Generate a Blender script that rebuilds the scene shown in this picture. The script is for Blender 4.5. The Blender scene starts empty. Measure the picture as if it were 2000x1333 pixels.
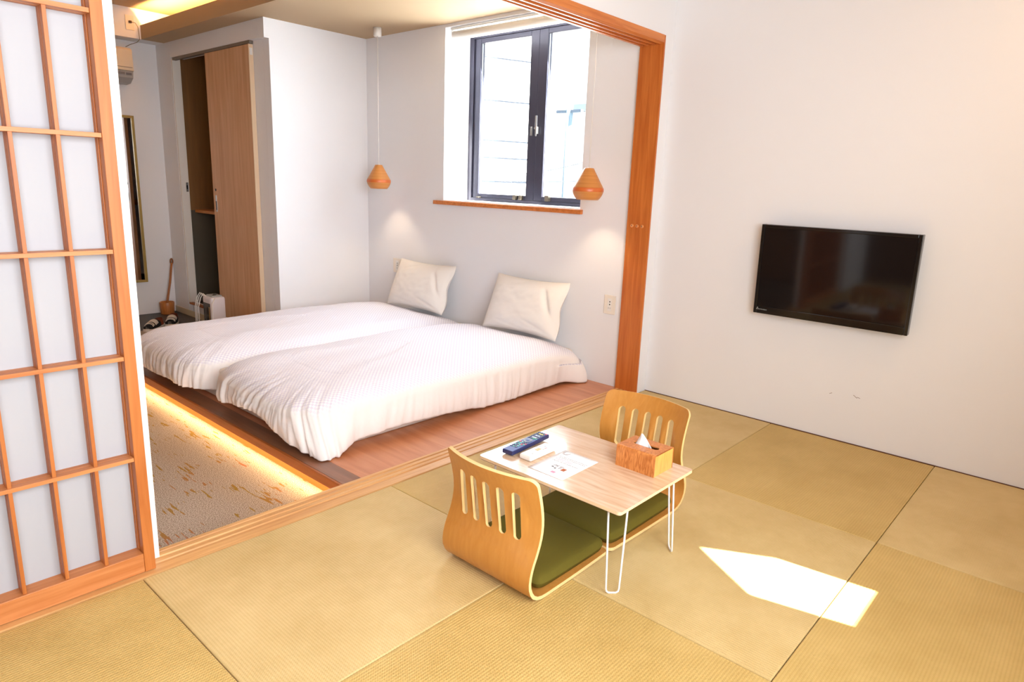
import bpy, bmesh, math, random
from math import sin, cos, pi, radians, sqrt, atan2
from mathutils import Vector, Matrix, noise
from mathutils.geometry import delaunay_2d_cdt
random.seed(4)
SC = bpy.context.scene
COL = SC.collection

# ------------------------------------------------------------------ camera
cd = bpy.data.cameras.new('camera')
cam = bpy.data.objects.new('camera', cd)
COL.objects.link(cam)
cd.sensor_width = 36.0
cd.lens = 1309.77 / 2000 * 36
cd.clip_start = 0.02
_f = Vector((0.7259, 0.6485, -0.2290)).normalized()
_u = Vector((0.146, 0.180, 0.9727)); _r = _f.cross(_u).normalized(); _u = _r.cross(_f)
cam.matrix_world = Matrix(((_r.x, _u.x, -_f.x, -3.654), (_r.y, _u.y, -_f.y, -2.110), (_r.z, _u.z, -_f.z, 1.262), (0, 0, 0, 1)))
SC.camera = cam

# ------------------------------------------------------------------ world, sun, exposure
SC.view_settings.view_transform = 'Standard'
SC.view_settings.look = 'None'
SC.view_settings.gamma = 1.0
SC.view_settings.use_curve_mapping = False
SC.view_settings.exposure = 0.42
W = bpy.data.worlds.new('sky'); SC.world = W; W.use_nodes = True
wn = W.node_tree.nodes; wn['Background'].inputs[0].default_value = (0.86, 0.93, 1.0, 1); wn['Background'].inputs[1].default_value = 2.6
SUN = Vector((-0.165, 1.0, -1.0)).normalized()          # direction the sunlight travels
sd = bpy.data.lights.new('sun', 'SUN'); sd.energy = 42.0; sd.color = (1.0, 0.95, 0.86); sd.angle = radians(0.55)
so = bpy.data.objects.new('sun', sd); COL.objects.link(so)
so.rotation_euler = SUN.to_track_quat('-Z', 'Y').to_euler()
so.location = (-1.2, -6, 5)

def area(name, loc, direction, sx, sy, power, color):
    d = bpy.data.lights.new(name, 'AREA'); d.shape = 'RECTANGLE'; d.size = sx; d.size_y = sy; d.energy = power; d.color = color
    o = bpy.data.objects.new(name, d); COL.objects.link(o); o.location = loc
    z = -Vector(direction).normalized(); y = Vector((0, 1, 0)) if abs(z.y) < 0.7 else Vector((0, 0, 1))
    x = y.cross(z).normalized(); y = z.cross(x)
    o.matrix_world = Matrix(((x.x, y.x, z.x, loc[0]), (x.y, y.y, z.y, loc[1]), (x.z, y.z, z.z, loc[2]), (0, 0, 0, 1)))
    return o
# daylight through the window behind the camera, and through the window over the beds
area('daylight_back', (-3.2, -2.62, 1.5), (0.1, 1, -0.03), 2.3, 1.5, 84, (0.88, 0.94, 1.0)).data.spread = radians(158)
area('daylight_window', (0.26, 1.185, 1.75), (-1, 0, -0.25), 1.15, 1.2, 50, (0.84, 0.91, 1.0))
# unseen warm fills added to tint the hallway and the right of the mat room
area('hallway_fill', (-2.9, 3.3, 2.6), (0, 0, -1), 0.3, 0.3, 5, (1.0, 0.68, 0.38))
area('mat_room_fill', (-0.75, -2.2, 2.5), (0.2, 0, -1), 0.3, 0.3, 6, (1.0, 0.66, 0.40))

# ------------------------------------------------------------------ helpers
def srgb(r, g, b):
    f = lambda c: (c / 255 / 12.92) if c / 255 <= 0.04045 else ((c / 255 + 0.055) / 1.055) ** 2.4
    return (f(r), f(g), f(b), 1.0)

def mat(name, col, rough=0.6, metal=0.0, spec=0.5, coat=0.0):
    m = bpy.data.materials.new(name); m.use_nodes = True
    p = m.node_tree.nodes['Principled BSDF']
    p.inputs['Base Color'].default_value = col
    p.inputs['Roughness'].default_value = rough
    p.inputs['Metallic'].default_value = metal
    p.inputs['Specular IOR Level'].default_value = spec
    p.inputs['Coat Weight'].default_value = coat
    return m

def nd(m, t, **kw):
    n = m.node_tree.nodes.new(t)
    for k, v in kw.items():
        if k in n.inputs: n.inputs[k].default_value = v
        else: setattr(n, k, v)
    return n
def lk(m, a, b): m.node_tree.links.new(a, b)

def grain(m, c1, c2, axis='x', stretch=14.0, scale=6.0, bump=0.05, dist=2.0, detail=5.0):
    """wood grain running along an axis of the object's own coordinates"""
    p = m.node_tree.nodes['Principled BSDF']
    tc = nd(m, 'ShaderNodeTexCoord'); mp = nd(m, 'ShaderNodeMapping')
    s = [scale * stretch] * 3; s['xyz'.index(axis)] = scale
    mp.inputs['Scale'].default_value = s
    n = nd(m, 'ShaderNodeTexNoise'); n.inputs['Scale'].default_value = 1.0; n.inputs['Detail'].default_value = detail
    n.inputs['Distortion'].default_value = dist * 0.3
    r = nd(m, 'ShaderNodeValToRGB'); r.color_ramp.elements[0].position = 0.3; r.color_ramp.elements[1].position = 0.72
    r.color_ramp.elements[0].color = c1; r.color_ramp.elements[1].color = c2
    lk(m, tc.outputs['Object'], mp.inputs[0]); lk(m, mp.outputs[0], n.inputs['Vector']); lk(m, n.outputs['Fac'], r.inputs[0])
    lk(m, r.outputs[0], p.inputs['Base Color'])
    if bump:
        b = nd(m, 'ShaderNodeBump'); b.inputs['Strength'].default_value = bump; b.inputs['Distance'].default_value = 0.002
        lk(m, n.outputs['Fac'], b.inputs['Height']); lk(m, b.outputs[0], p.inputs['Normal'])
    return m

def wood(name, a, b, axis='x', rough=0.45, coat=0.0, **k):
    return grain(mat(name, a, rough, coat=coat), a, b, axis, **k)

def bumpy(m, scale, strength, dist=0.002, detail=3.0):
    p = m.node_tree.nodes['Principled BSDF']
    tc = nd(m, 'ShaderNodeTexCoord'); n = nd(m, 'ShaderNodeTexNoise'); n.inputs['Scale'].default_value = scale; n.inputs['Detail'].default_value = detail
    b = nd(m, 'ShaderNodeBump'); b.inputs['Strength'].default_value = strength; b.inputs['Distance'].default_value = dist
    lk(m, tc.outputs['Object'], n.inputs['Vector']); lk(m, n.outputs['Fac'], b.inputs['Height']); lk(m, b.outputs[0], p.inputs['Normal'])
    return m

def emit(name, col, st):
    m = bpy.data.materials.new(name); m.use_nodes = True
    p = m.node_tree.nodes['Principled BSDF']; p.inputs['Base Color'].default_value = col
    p.inputs['Emission Color'].default_value = col; p.inputs['Emission Strength'].default_value = st
    return m

class G:
    """collects geometry, then becomes ONE mesh object"""
    def __init__(s): s.v = []; s.f = []; s.sm = []; s.uv = None
    def add(s, vs, fs, smooth=False):
        o = len(s.v); s.v += [tuple(v) for v in vs]; s.f += [tuple(i + o for i in f) for f in fs]; s.sm += [smooth] * len(fs); return s
    def box(s, x0, x1, y0, y1, z0, z1, bev=0.0, M=None):
        if x0 > x1: x0, x1 = x1, x0
        if y0 > y1: y0, y1 = y1, y0
        if z0 > z1: z0, z1 = z1, z0
        bm = bmesh.new()
        vs = [bm.verts.new((x, y, z)) for z in (z0, z1) for x, y in ((x0, y0), (x1, y0), (x1, y1), (x0, y1))]
        for f in ((3, 2, 1, 0), (4, 5, 6, 7), (0, 1, 5, 4), (1, 2, 6, 5), (2, 3, 7, 6), (3, 0, 4, 7)): bm.faces.new([vs[i] for i in f])
        if bev: bmesh.ops.bevel(bm, geom=list(bm.edges), offset=bev, segments=2, affect='EDGES', profile=0.5)
        bm.verts.index_update()
        vv = [(M @ v.co) if M else v.co.copy() for v in bm.verts]
        s.add(vv, [[v.index for v in f.verts] for f in bm.faces]); bm.free(); return s
    def prism(s, pts, axis, a, b):
        """polygon (2D points) extruded along an axis from a to b"""
        k = 'xyz'.index(axis); n = len(pts)
        def mk(p, t): q = list(p); q.insert(k, t); return q
        s.add([mk(p, a) for p in pts] + [mk(p, b) for p in pts],
              [tuple(range(n))[::-1], tuple(range(n, 2 * n))] + [(i, (i + 1) % n, (i + 1) % n + n, i + n) for i in range(n)]); return s
    def lathe(s, prof, c=(0, 0, 0), seg=32, axis='z', smooth=True, cap=True):
        vs = []; fs = []
        for r, h in prof:
            for i in range(seg):
                a = 2 * pi * i / seg; p = (r * cos(a), r * sin(a), h)
                if axis == 'x': p = (h, p[0], p[1])
                if axis == 'y': p = (p[0], h, p[1])
                vs.append((p[0] + c[0], p[1] + c[1], p[2] + c[2]))
        for j in range(len(prof) - 1):
            for i in range(seg): fs.append((j * seg + i, j * seg + (i + 1) % seg, (j + 1) * seg + (i + 1) % seg, (j + 1) * seg + i))
        s.add(vs, fs, smooth)
        if cap:
            o = len(s.v) - len(vs)
            s.f.append(tuple(o + i for i in range(seg))[::-1]); s.sm.append(False)
            s.f.append(tuple(o + (len(prof) - 1) * seg + i for i in range(seg))); s.sm.append(False)
        return s
    def tube(s, pts, r, seg=8, closed=False, smooth=True):
        pts = [Vector(p) for p in pts]; n = len(pts); vs = []; fs = []
        t0 = (pts[1] - pts[0]).normalized(); up = Vector((0, 0, 1)) if abs(t0.z) < 0.9 else Vector((1, 0, 0)); nrm = t0.cross(up).normalized()
        for i in range(n):
            if closed: t = (pts[(i + 1) % n] - pts[i - 1]).normalized()
            else: t = (pts[min(i + 1, n - 1)] - pts[max(i - 1, 0)]).normalized()
            nrm = (nrm - t * nrm.dot(t)).normalized(); b = t.cross(nrm)
            for k in range(seg):
                a = 2 * pi * k / seg; vs.append(pts[i] + nrm * (r * cos(a)) + b * (r * sin(a)))
        m = n if closed else n - 1
        for i in range(m):
            j = (i + 1) % n
            for k in range(seg): fs.append((i * seg + k, i * seg + (k + 1) % seg, j * seg + (k + 1) % seg, j * seg + k))
        if not closed: fs += [tuple(range(seg))[::-1], tuple((n - 1) * seg + k for k in range(seg))]
        s.add(vs, fs, smooth); return s
    def grid(s, nu, nv, fn, smooth=True, flip=False):
        vs = [fn(i / nu, j / nv) for i in range(nu + 1) for j in range(nv + 1)]
        w = nv + 1
        fs = [(i * w + j, (i + 1) * w + j, (i + 1) * w + j + 1, i * w + j + 1) for i in range(nu) for j in range(nv)]
        if flip: fs = [f[::-1] for f in fs]
        s.add(vs, fs, smooth); return s
    def build(s, name, material, parent=None, origin=None):
        me = bpy.data.meshes.new(name)
        off = Vector(origin) if origin else (parent['_o'] if parent is not None and '_o' in parent else None)
        if parent is not None and origin is None: off = Vector(ORG.get(parent.name, (0, 0, 0)))
        vs = [Vector(v) - off for v in s.v] if off is not None else s.v
        me.from_pydata(vs, [], s.f); me.update()
        bm = bmesh.new(); bm.from_mesh(me); bmesh.ops.recalc_face_normals(bm, faces=bm.faces) if getattr(s, 'fix', True) else None
        bm.to_mesh(me); bm.free()
        me.polygons.foreach_set('use_smooth', s.sm if len(s.sm) == len(me.polygons) else [False] * len(me.polygons)); me.update()
        o = bpy.data.objects.new(name, me); COL.objects.link(o)
        if material: me.materials.append(material)
        if parent is not None:
            o.parent = parent; ORG[o.name] = tuple(off) if off is not None else (0, 0, 0)
        elif origin: o.location = origin; ORG[o.name] = tuple(origin)
        return o
ORG = {}
def B(*a, **k): return G().box(*a, **k)

def thing(name, label, cat, loc=(0, 0, 0), group=None):
    o = bpy.data.objects.new(name, None); o.empty_display_size = 0.1; COL.objects.link(o); o.location = loc
    ORG[o.name] = tuple(loc); o['label'] = label; o['category'] = cat
    if group: o['group'] = group
    return o
def tag(o, label, cat, group=None):
    o['label'] = label; o['category'] = cat
    if group: o['group'] = group
    return o
def struct(o, label, cat):
    o['kind'] = 'structure'; o['label'] = label; o['category'] = cat; return o

def cdt(outline, holes, step, edge_pts=()):
    """triangulated 2D sheet with holes and interior points"""
    pts = []; edges = []
    def loop(l):
        o = len(pts); pts.extend(Vector(p) for p in l)
        edges.extend((o + i, o + (i + 1) % len(l)) for i in range(len(l)))
    loop(outline); [loop(h) for h in holes]
    def inside(p, l):
        c = False
        for i in range(len(l)):
            a, b = l[i], l[i - 1]
            if (a[1] > p[1]) != (b[1] > p[1]) and p[0] < (b[0] - a[0]) * (p[1] - a[1]) / (b[1] - a[1]) + a[0]: c = not c
        return c
    def near(p, l):
        for i in range(len(l)):
            a = Vector(l[i]); b = Vector(l[i - 1]); d = b - a; t = max(0, min(1, (Vector(p) - a).dot(d) / max(d.length_squared, 1e-12)))
            if (Vector(p) - a - d * t).length < step * 0.35: return True
        return False
    x0 = min(p[0] for p in outline); x1 = max(p[0] for p in outline); y0 = min(p[1] for p in outline); y1 = max(p[1] for p in outline)
    y = y0 + step / 2
    while y < y1:
        x = x0 + step / 2
        while x < x1:
            if inside((x, y), outline) and not any(inside((x, y), h) for h in holes) and not near((x, y), outline) and not any(near((x, y), h) for h in holes):
                pts.append(Vector((x, y)))
            x += step
        y += step
    v, e, f, *_ = delaunay_2d_cdt(pts, edges, [], 0, 1e-6)
    ff = []
    for t in f:
        c = sum((Vector(v[i]) for i in t), Vector((0, 0))) / len(t)
        if inside(c, outline) and not any(inside(c, h) for h in holes): ff.append(tuple(t))
    return [tuple(p) for p in v], ff

def arc(cx, cy, r, a0, a1, n):
    return [(cx + r * cos(radians(a0 + (a1 - a0) * i / n)), cy + r * sin(radians(a0 + (a1 - a0) * i / n))) for i in range(n + 1)]
def fbm(x, y, z=0.0): return noise.noise(Vector((x, y, z))) + 0.5 * noise.noise(Vector((2 * x, 2 * y, z + 7)))

# ------------------------------------------------------------------ materials
PLASTER = bumpy(mat('white_wallpaper', srgb(238, 238, 241), 0.75, spec=0.25), 240, 0.12, 0.001)
PLASTER_W = bumpy(mat('white_wallpaper_bedroom', srgb(238, 237, 239), 0.75, spec=0.25), 240, 0.12, 0.001)
CEIL = bumpy(mat('beige_ceiling_paper', srgb(186, 160, 128), 0.7, spec=0.3), 120, 0.1, 0.001)
CEDAR = wood('orange_cedar', srgb(186, 96, 34), srgb(212, 124, 54), 'z', 0.42, stretch=16, scale=3.0)
CEDAR_X = wood('orange_cedar_lengthwise', srgb(194, 106, 46), srgb(222, 138, 72), 'x', 0.42, stretch=16, scale=3.0)
RAIL = wood('pale_cypress_rail', srgb(196, 140, 84), srgb(228, 180, 120), 'x', 0.42, stretch=22, scale=2.2)
PLANK = wood('red_brown_platform_board', srgb(182, 110, 68), srgb(208, 140, 98), 'y', 0.32, coat=0.12, stretch=9, scale=2.2)
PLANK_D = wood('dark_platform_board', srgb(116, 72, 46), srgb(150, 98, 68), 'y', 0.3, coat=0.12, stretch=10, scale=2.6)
FASCIA = wood('platform_fascia_wood', srgb(150, 78, 28), srgb(176, 98, 42), 'y', 0.45, stretch=14, scale=2.0)
BEECH = wood('moulded_beech_plywood', srgb(196, 132, 58), srgb(205, 143, 68), 'z', 0.34, coat=0.2, stretch=14, scale=5.0, bump=0.02)
BEECH_E = mat('plywood_edge', srgb(240, 208, 146), 0.5)
OAK = wood('pale_oak_top', srgb(204, 168, 136), srgb(232, 206, 178), 'y', 0.16, coat=0.35, stretch=9, scale=5.0, bump=0.01)
BOXW = wood('reddish_burl_veneer', srgb(172, 92, 34), srgb(226, 150, 82), 'z', 0.35, stretch=4.0, scale=16, dist=8)
BOXE = wood('pale_box_end_wood', srgb(216, 160, 78), srgb(236, 188, 104), 'z', 0.4, stretch=9, scale=12)
DOORW = wood('brown_door_laminate', srgb(198, 146, 100), srgb(218, 170, 126), 'z', 0.45, stretch=18, scale=2.0, bump=0.02)
WHITE_M = mat('white_painted_metal', srgb(244, 243, 240), 0.3)
WHITE_P = mat('white_plastic', srgb(236, 232, 226), 0.35)
CREAM_P = mat('cream_outlet_plastic', srgb(238, 228, 214), 0.35)
DARK = mat('black_plastic', (0.006, 0.006, 0.007, 1), 0.25)
HOLE = mat('dark_hole', (0.01, 0.01, 0.01, 1), 0.8)
ALU = mat('dark_grey_aluminium_frame', srgb(64, 62, 76), 0.35, metal=0.3)
STEEL = mat('brushed_steel', srgb(176, 174, 172), 0.32, metal=0.9)
BRONZE = mat('dull_bronze', srgb(120, 108, 92), 0.4, metal=0.8)
GREEN = bumpy(mat('olive_green_fabric', srgb(100, 90, 34), 0.95, spec=0.1), 500, 0.35, 0.002)
LINEN = bumpy(mat('white_cotton', srgb(240, 234, 228), 0.9, spec=0.15), 60, 0.12, 0.004)
MATT = bumpy(mat('white_mattress_cover', srgb(232, 222, 214), 0.9, spec=0.1), 90, 0.1, 0.002)
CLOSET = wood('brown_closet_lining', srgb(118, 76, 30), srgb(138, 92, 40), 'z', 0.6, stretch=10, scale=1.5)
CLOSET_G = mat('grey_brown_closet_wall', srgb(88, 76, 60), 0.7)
GOLD = mat('dull_gold_frame', srgb(176, 148, 84), 0.4, metal=0.35)
MIRROR = mat('mirror_glass', (0.75, 0.75, 0.75, 1), 0.02, metal=1.0)
def glass_mat():
    m = bpy.data.materials.new('window_glass'); m.use_nodes = True; t = m.node_tree; t.nodes.clear()
    o = t.nodes.new('ShaderNodeOutputMaterial'); mx = t.nodes.new('ShaderNodeMixShader'); a = t.nodes.new('ShaderNodeBsdfTransparent'); g = t.nodes.new('ShaderNodeBsdfGlossy')
    a.inputs[0].default_value = (0.94, 0.97, 0.97, 1); g.inputs['Roughness'].default_value = 0.02; mx.inputs[0].default_value = 0.06
    t.links.new(a.outputs[0], mx.inputs[1]); t.links.new(g.outputs[0], mx.inputs[2]); t.links.new(mx.outputs[0], o.inputs[0]); return m
GLASS = glass_mat()

def tatami_mat(name, ca, cb, along):
    m = mat(name, ca, 0.55, spec=0.3); p = m.node_tree.nodes['Principled BSDF']
    tc = nd(m, 'ShaderNodeTexCoord'); sep = nd(m, 'ShaderNodeSeparateXYZ'); lk(m, tc.outputs['Object'], sep.inputs[0])
    def stripes(out, k, ph=0.0):
        a = nd(m, 'ShaderNodeMath', operation='MULTIPLY'); a.inputs[1].default_value = k; lk(m, out, a.inputs[0])
        b = nd(m, 'ShaderNodeMath', operation='SINE'); lk(m, a.outputs[0], b.inputs[0]); return b.outputs[0]
    A, Bq = (0, 1) if along == 'x' else (1, 0)
    s1 = stripes(sep.outputs[A], 2 * pi / 0.0095); s2 = stripes(sep.outputs[Bq], 2 * pi / 0.0075)
    mul = nd(m, 'ShaderNodeMath', operation='MULTIPLY'); lk(m, s1, mul.inputs[0]); lk(m, s2, mul.inputs[1])
    add = nd(m, 'ShaderNodeMath', operation='ADD'); lk(m, s1, add.inputs[0]); lk(m, mul.outputs[0], add.inputs[1])
    b = nd(m, 'ShaderNodeBump'); b.inputs['Strength'].default_value = 0.4; b.inputs['Distance'].default_value = 0.0008
    lk(m, add.outputs[0], b.inputs['Height']); lk(m, b.outputs[0], p.inputs['Normal'])
    n = nd(m, 'ShaderNodeTexNoise'); n.inputs['Scale'].default_value = 3.0; n.inputs['Detail'].default_value = 8.0; n.inputs['Roughness'].default_value = 0.7
    lk(m, tc.outputs['Object'], n.inputs['Vector'])
    mr = nd(m, 'ShaderNodeMath', operation='MULTIPLY_ADD'); mr.inputs[1].default_value = 0.07 if along == 'x' else 0.09; mr.inputs[2].default_value = 0.0; lk(m, add.outputs[0], mr.inputs[0])
    ad = nd(m, 'ShaderNodeMath', operation='ADD'); lk(m, n.outputs['Fac'], ad.inputs[0]); lk(m, mr.outputs[0], ad.inputs[1])
    r = nd(m, 'ShaderNodeValToRGB'); r.color_ramp.elements[0].position = 0.25; r.color_ramp.elements[1].position = 0.75
    r.color_ramp.elements[0].color = ca; r.color_ramp.elements[1].color = cb
    lk(m, ad.outputs[0], r.inputs[0]); lk(m, r.outputs[0], p.inputs['Base Color']); return m
TAT_A = tatami_mat('woven_straw_mat_one', srgb(196, 167, 108), srgb(221, 195, 140), 'x')
TAT_B = tatami_mat('woven_straw_mat_other', srgb(189, 157, 90), srgb(213, 182, 116), 'y')  # darker tone paints in how the turned weave takes the light

def carpet_mat():
    m = mat('speckled_carpet', srgb(190, 160, 132), 0.95, spec=0.1); p = m.node_tree.nodes['Principled BSDF']
    tc = nd(m, 'ShaderNodeTexCoord')
    n = nd(m, 'ShaderNodeTexNoise'); n.inputs['Scale'].default_value = 230; n.inputs['Detail'].default_value = 2
    lk(m, tc.outputs['Object'], n.inputs['Vector'])
    r = nd(m, 'ShaderNodeValToRGB'); r.color_ramp.elements[0].position = 0.36; r.color_ramp.elements[1].position = 0.62
    r.color_ramp.elements[0].color = srgb(128, 108, 92); r.color_ramp.elements[1].color = srgb(200, 184, 168)
    lk(m, n.outputs['Fac'], r.inputs[0])
    mp = nd(m, 'ShaderNodeMapping'); mp.inputs['Scale'].default_value = (75, 9, 1)
    lk(m, tc.outputs['Object'], mp.inputs[0])
    n2 = nd(m, 'ShaderNodeTexNoise'); n2.inputs['Scale'].default_value = 1.0; n2.inputs['Detail'].default_value = 2.0; n2.inputs['Roughness'].default_value = 0.5
    lk(m, mp.outputs[0], n2.inputs['Vector'])
    mpb = nd(m, 'ShaderNodeMapping'); mpb.inputs['Scale'].default_value = (9, 3.5, 1); lk(m, tc.outputs['Object'], mpb.inputs[0])
    nb = nd(m, 'ShaderNodeTexNoise'); nb.inputs['Scale'].default_value = 1.0; nb.inputs['Detail'].default_value = 1.0; lk(m, mpb.outputs[0], nb.inputs['Vector'])
    sm = nd(m, 'ShaderNodeMath', operation='MULTIPLY_ADD'); sm.inputs[1].default_value = 0.55; lk(m, nb.outputs['Fac'], sm.inputs[0]); lk(m, n2.outputs['Fac'], sm.inputs[2])
    r2 = nd(m, 'ShaderNodeValToRGB'); r2.color_ramp.elements[0].position = 0.92; r2.color_ramp.elements[1].position = 0.95
    r2.color_ramp.elements[0].color = (0, 0, 0, 1); r2.color_ramp.elements[1].color = (1, 1, 1, 1)
    lk(m, sm.outputs[0], r2.inputs[0])
    n3 = nd(m, 'ShaderNodeTexNoise'); n3.inputs['Scale'].default_value = 2.2; lk(m, tc.outputs['Object'], n3.inputs['Vector'])
    r3 = nd(m, 'ShaderNodeValToRGB'); r3.color_ramp.elements[0].position = 0.52; r3.color_ramp.elements[1].position = 0.68
    r3.color_ramp.elements[0].color = srgb(150, 114, 16); r3.color_ramp.elements[1].color = srgb(168, 98, 60); lk(m, n3.outputs['Fac'], r3.inputs[0])
    fm = nd(m, 'ShaderNodeMath', operation='MULTIPLY'); fm.inputs[1].default_value = 0.85; lk(m, r2.outputs[0], fm.inputs[0])
    mx = nd(m, 'ShaderNodeMixRGB'); lk(m, fm.outputs[0], mx.inputs[0]); lk(m, r.outputs[0], mx.inputs[1]); lk(m, r3.outputs[0], mx.inputs[2])
    lk(m, mx.outputs[0], p.inputs['Base Color'])
    b = nd(m, 'ShaderNodeBump'); b.inputs['Strength'].default_value = 0.5; b.inputs['Distance'].default_value = 0.0015
    lk(m, n.outputs['Fac'], b.inputs['Height']); lk(m, b.outputs[0], p.inputs['Normal']); return m
CARPET = carpet_mat()

def duvet_mat():
    m = mat('white_damask_check_cotton', srgb(244, 240, 240), 0.85, spec=0.2); p = m.node_tree.nodes['Principled BSDF']
    tc = nd(m, 'ShaderNodeTexCoord'); sep = nd(m, 'ShaderNodeSeparateXYZ'); lk(m, tc.outputs['Object'], sep.inputs[0])
    cx = nd(m, 'ShaderNodeCombineXYZ'); lk(m, sep.outputs[0], cx.inputs[0]); lk(m, sep.outputs[1], cx.inputs[1])
    c = nd(m, 'ShaderNodeTexChecker'); c.inputs['Scale'].default_value = 1 / 0.0115
    c.inputs['Color1'].default_value = srgb(246, 244, 249); c.inputs['Color2'].default_value = srgb(226, 222, 236)
    mp = nd(m, 'ShaderNodeMapping'); mp.inputs['Location'].default_value = (0.0, 0.0, 0.004); mp.inputs['Rotation'].default_value = (0, 0, 0.0); lk(m, cx.outputs[0], mp.inputs[0]); lk(m, mp.outputs[0], c.inputs['Vector'])
    # the damask is woven on the top face only: the sides are plain
    g = nd(m, 'ShaderNodeNewGeometry'); sg = nd(m, 'ShaderNodeSeparateXYZ'); lk(m, g.outputs['Normal'], sg.inputs[0])
    mr = nd(m, 'ShaderNodeMapRange'); mr.inputs[1].default_value = 0.55; mr.inputs[2].default_value = 0.85; lk(m, sg.outputs[2], mr.inputs[0])
    mx = nd(m, 'ShaderNodeMixRGB'); mx.inputs[1].default_value = srgb(243, 237, 234); lk(m, mr.outputs[0], mx.inputs[0]); lk(m, c.outputs[0], mx.inputs[2])
    lk(m, mx.outputs[0], p.inputs['Base Color'])
    n = nd(m, 'ShaderNodeTexNoise'); n.inputs['Scale'].default_value = 22; n.inputs['Detail'].default_value = 4; lk(m, tc.outputs['Object'], n.inputs['Vector'])
    b = nd(m, 'ShaderNodeBump'); b.inputs['Strength'].default_value = 0.25; b.inputs['Distance'].default_value = 0.01
    lk(m, n.outputs['Fac'], b.inputs['Height']); lk(m, b.outputs[0], p.inputs['Normal']); return m
DUVET = duvet_mat()

# ================================================================== LARGE STRUCTURE
XL, YB, YF = -4.7, -2.78, 4.79            # left side, wall behind the camera, far wall
WX = -0.088                               # window wall face
CZ = 2.375                                # lowered ceiling
# ---- floors
fl = B(XL, 0.0, YB, -0.002, -0.06, -0.012).build('floor', mat('dark_underfloor', srgb(70, 54, 36), 0.8)); struct(fl, 'straw mat floor of the room in front', 'floor')
gx = [0.0, -1.018, -2.03, -3.008, -4.0, XL]; gy = [-0.004, -0.823, -1.626, -2.44, YB]
for i in range(5):
    for j in range(4):
        x1, x0 = gx[i] - 0.0012, gx[i + 1] + 0.0012; y1, y0 = gy[j] - 0.0012, gy[j + 1] + 0.0012
        if i == 0: x1 -= 0.004
        B(x0, x1, y0, y1, -0.012, 0.0 - (0.0008 if (i + j) % 2 else 0), bev=0.003).build('tatami_mat', TAT_A if (i + j) % 2 == 0 else TAT_B, fl)
cf = B(XL, -0.95, 0.137, 4.06, -0.14, -0.10).build('floor', CARPET); struct(cf, 'beige speckled carpet with mustard dashes beside the bed platform', 'carpet')
tf = B(XL, -0.95, 4.062, YF, -0.14, -0.103).build('floor', bumpy(mat('dark_entrance_tile', srgb(66, 60, 54), 0.5), 40, 0.1)); struct(tf, 'dark tiled entrance floor under the sneakers', 'floor')
# ---- right wall with television, wall above the sliding door, window wall
w = B(0.0, 0.12, YB, -0.0005, -0.06, 2.66).build('wall_right', PLASTER); struct(w, 'off-white papered wall behind the television', 'wall')
SCUFF = mat('grey_scuff', srgb(120, 100, 92), 0.8)
for (y, z, a, s) in ((-1.229, 0.255, 0.6, 0.012), (-1.245, 0.253, 0.2, 0.008), (-1.11, 0.246, -0.5, 0.007)):
    M = Matrix.Translation((-0.0004, y, z)) @ Matrix.Rotation(a, 4, 'X')
    B(-0.0004, 0.0004, -s, s, -0.001, 0.001, M=M).build('scuff_mark', SCUFF, w)
w = G(); w.box(-0.098, 0.12, 0.0, 0.137, -0.06, 2.66); w.box(-4.0, -0.098, 0.0, 0.137, 2.1, 2.66); w.box(XL, -4.0, 0.0, 0.137, -0.14, 2.66)
w = w.build('wall_middle', PLASTER); struct(w, 'off-white wall above the sliding door rail', 'wall')
w = G()
w.box(WX, 0.23, 0.1375, 0.53, -0.14, 2.66); w.box(WX, 0.23, 1.84, 2.81, -0.14, 2.66)
w.box(WX, 0.23, 0.53, 1.84, -0.14, 1.118); w.box(WX, 0.23, 0.53, 1.84, 2.352, 2.66)  # white recess floor stands in for a wooden sill blown out by daylight
w = w.build('wall_window', PLASTER_W); struct(w, 'off-white bedroom wall around the recessed window', 'wall')
# ---- closet block
w = G(); w.box(-0.952, WX, 2.81, 2.90, -0.14, CZ); w.box(-0.99, -0.952, 2.81, 2.90, 2.237, CZ)
w = w.build('wall_closet', PLASTER_W); struct(w, 'off-white end wall beside the far bed', 'wall')
w = G()
w.box(-0.99, -0.87, 2.901, 4.479, 2.243, CZ); w.box(-0.99, -0.916, 4.4805, YF, -0.14, CZ); w.box(-0.952, -0.87, 2.901, 3.075, -0.14, 2.242)
w.box(-0.952, -0.93, 3.076, 4.479, -0.14, 0.0295)
w = w.build('wall_hallway', PLASTER_W); struct(w, 'shaded off-white wall around the open sliding door', 'wall')
b = B(-0.996, -0.9905, 3.9, YF - 0.001, -0.1025, -0.045, bev=0.001).build('baseboard_hallway', mat('cream_skirting', srgb(214, 196, 166), 0.5)); struct(b, 'low cream skirting strip under the hallway wall', 'baseboard')
w = B(XL, 0.12, YF, YF + 0.1, -0.14, 2.66).build('wall_far', PLASTER_W); struct(w, 'off-white far wall behind the gold framed mirror', 'wall')
w = B(XL - 0.1, XL, 0.137, YF + 0.1, -0.14, 2.66).build('wall_left', wood('brown_bounce_finish', srgb(150, 104, 60), srgb(168, 120, 72), 'z', 0.5)); struct(w, 'unseen left wall of the bedroom, made brown to warm its bounce', 'wall')  # unseen wall, brown finish invented to cut and warm the bounced light
w = B(XL - 0.1, XL, YB, 0.1365, -0.14, 2.66).build('wall_left', wood('dark_panelling', srgb(92, 62, 40), srgb(112, 78, 52), 'z', 0.5)); struct(w, 'dark panelled wall left of the mat room', 'wall')
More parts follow.
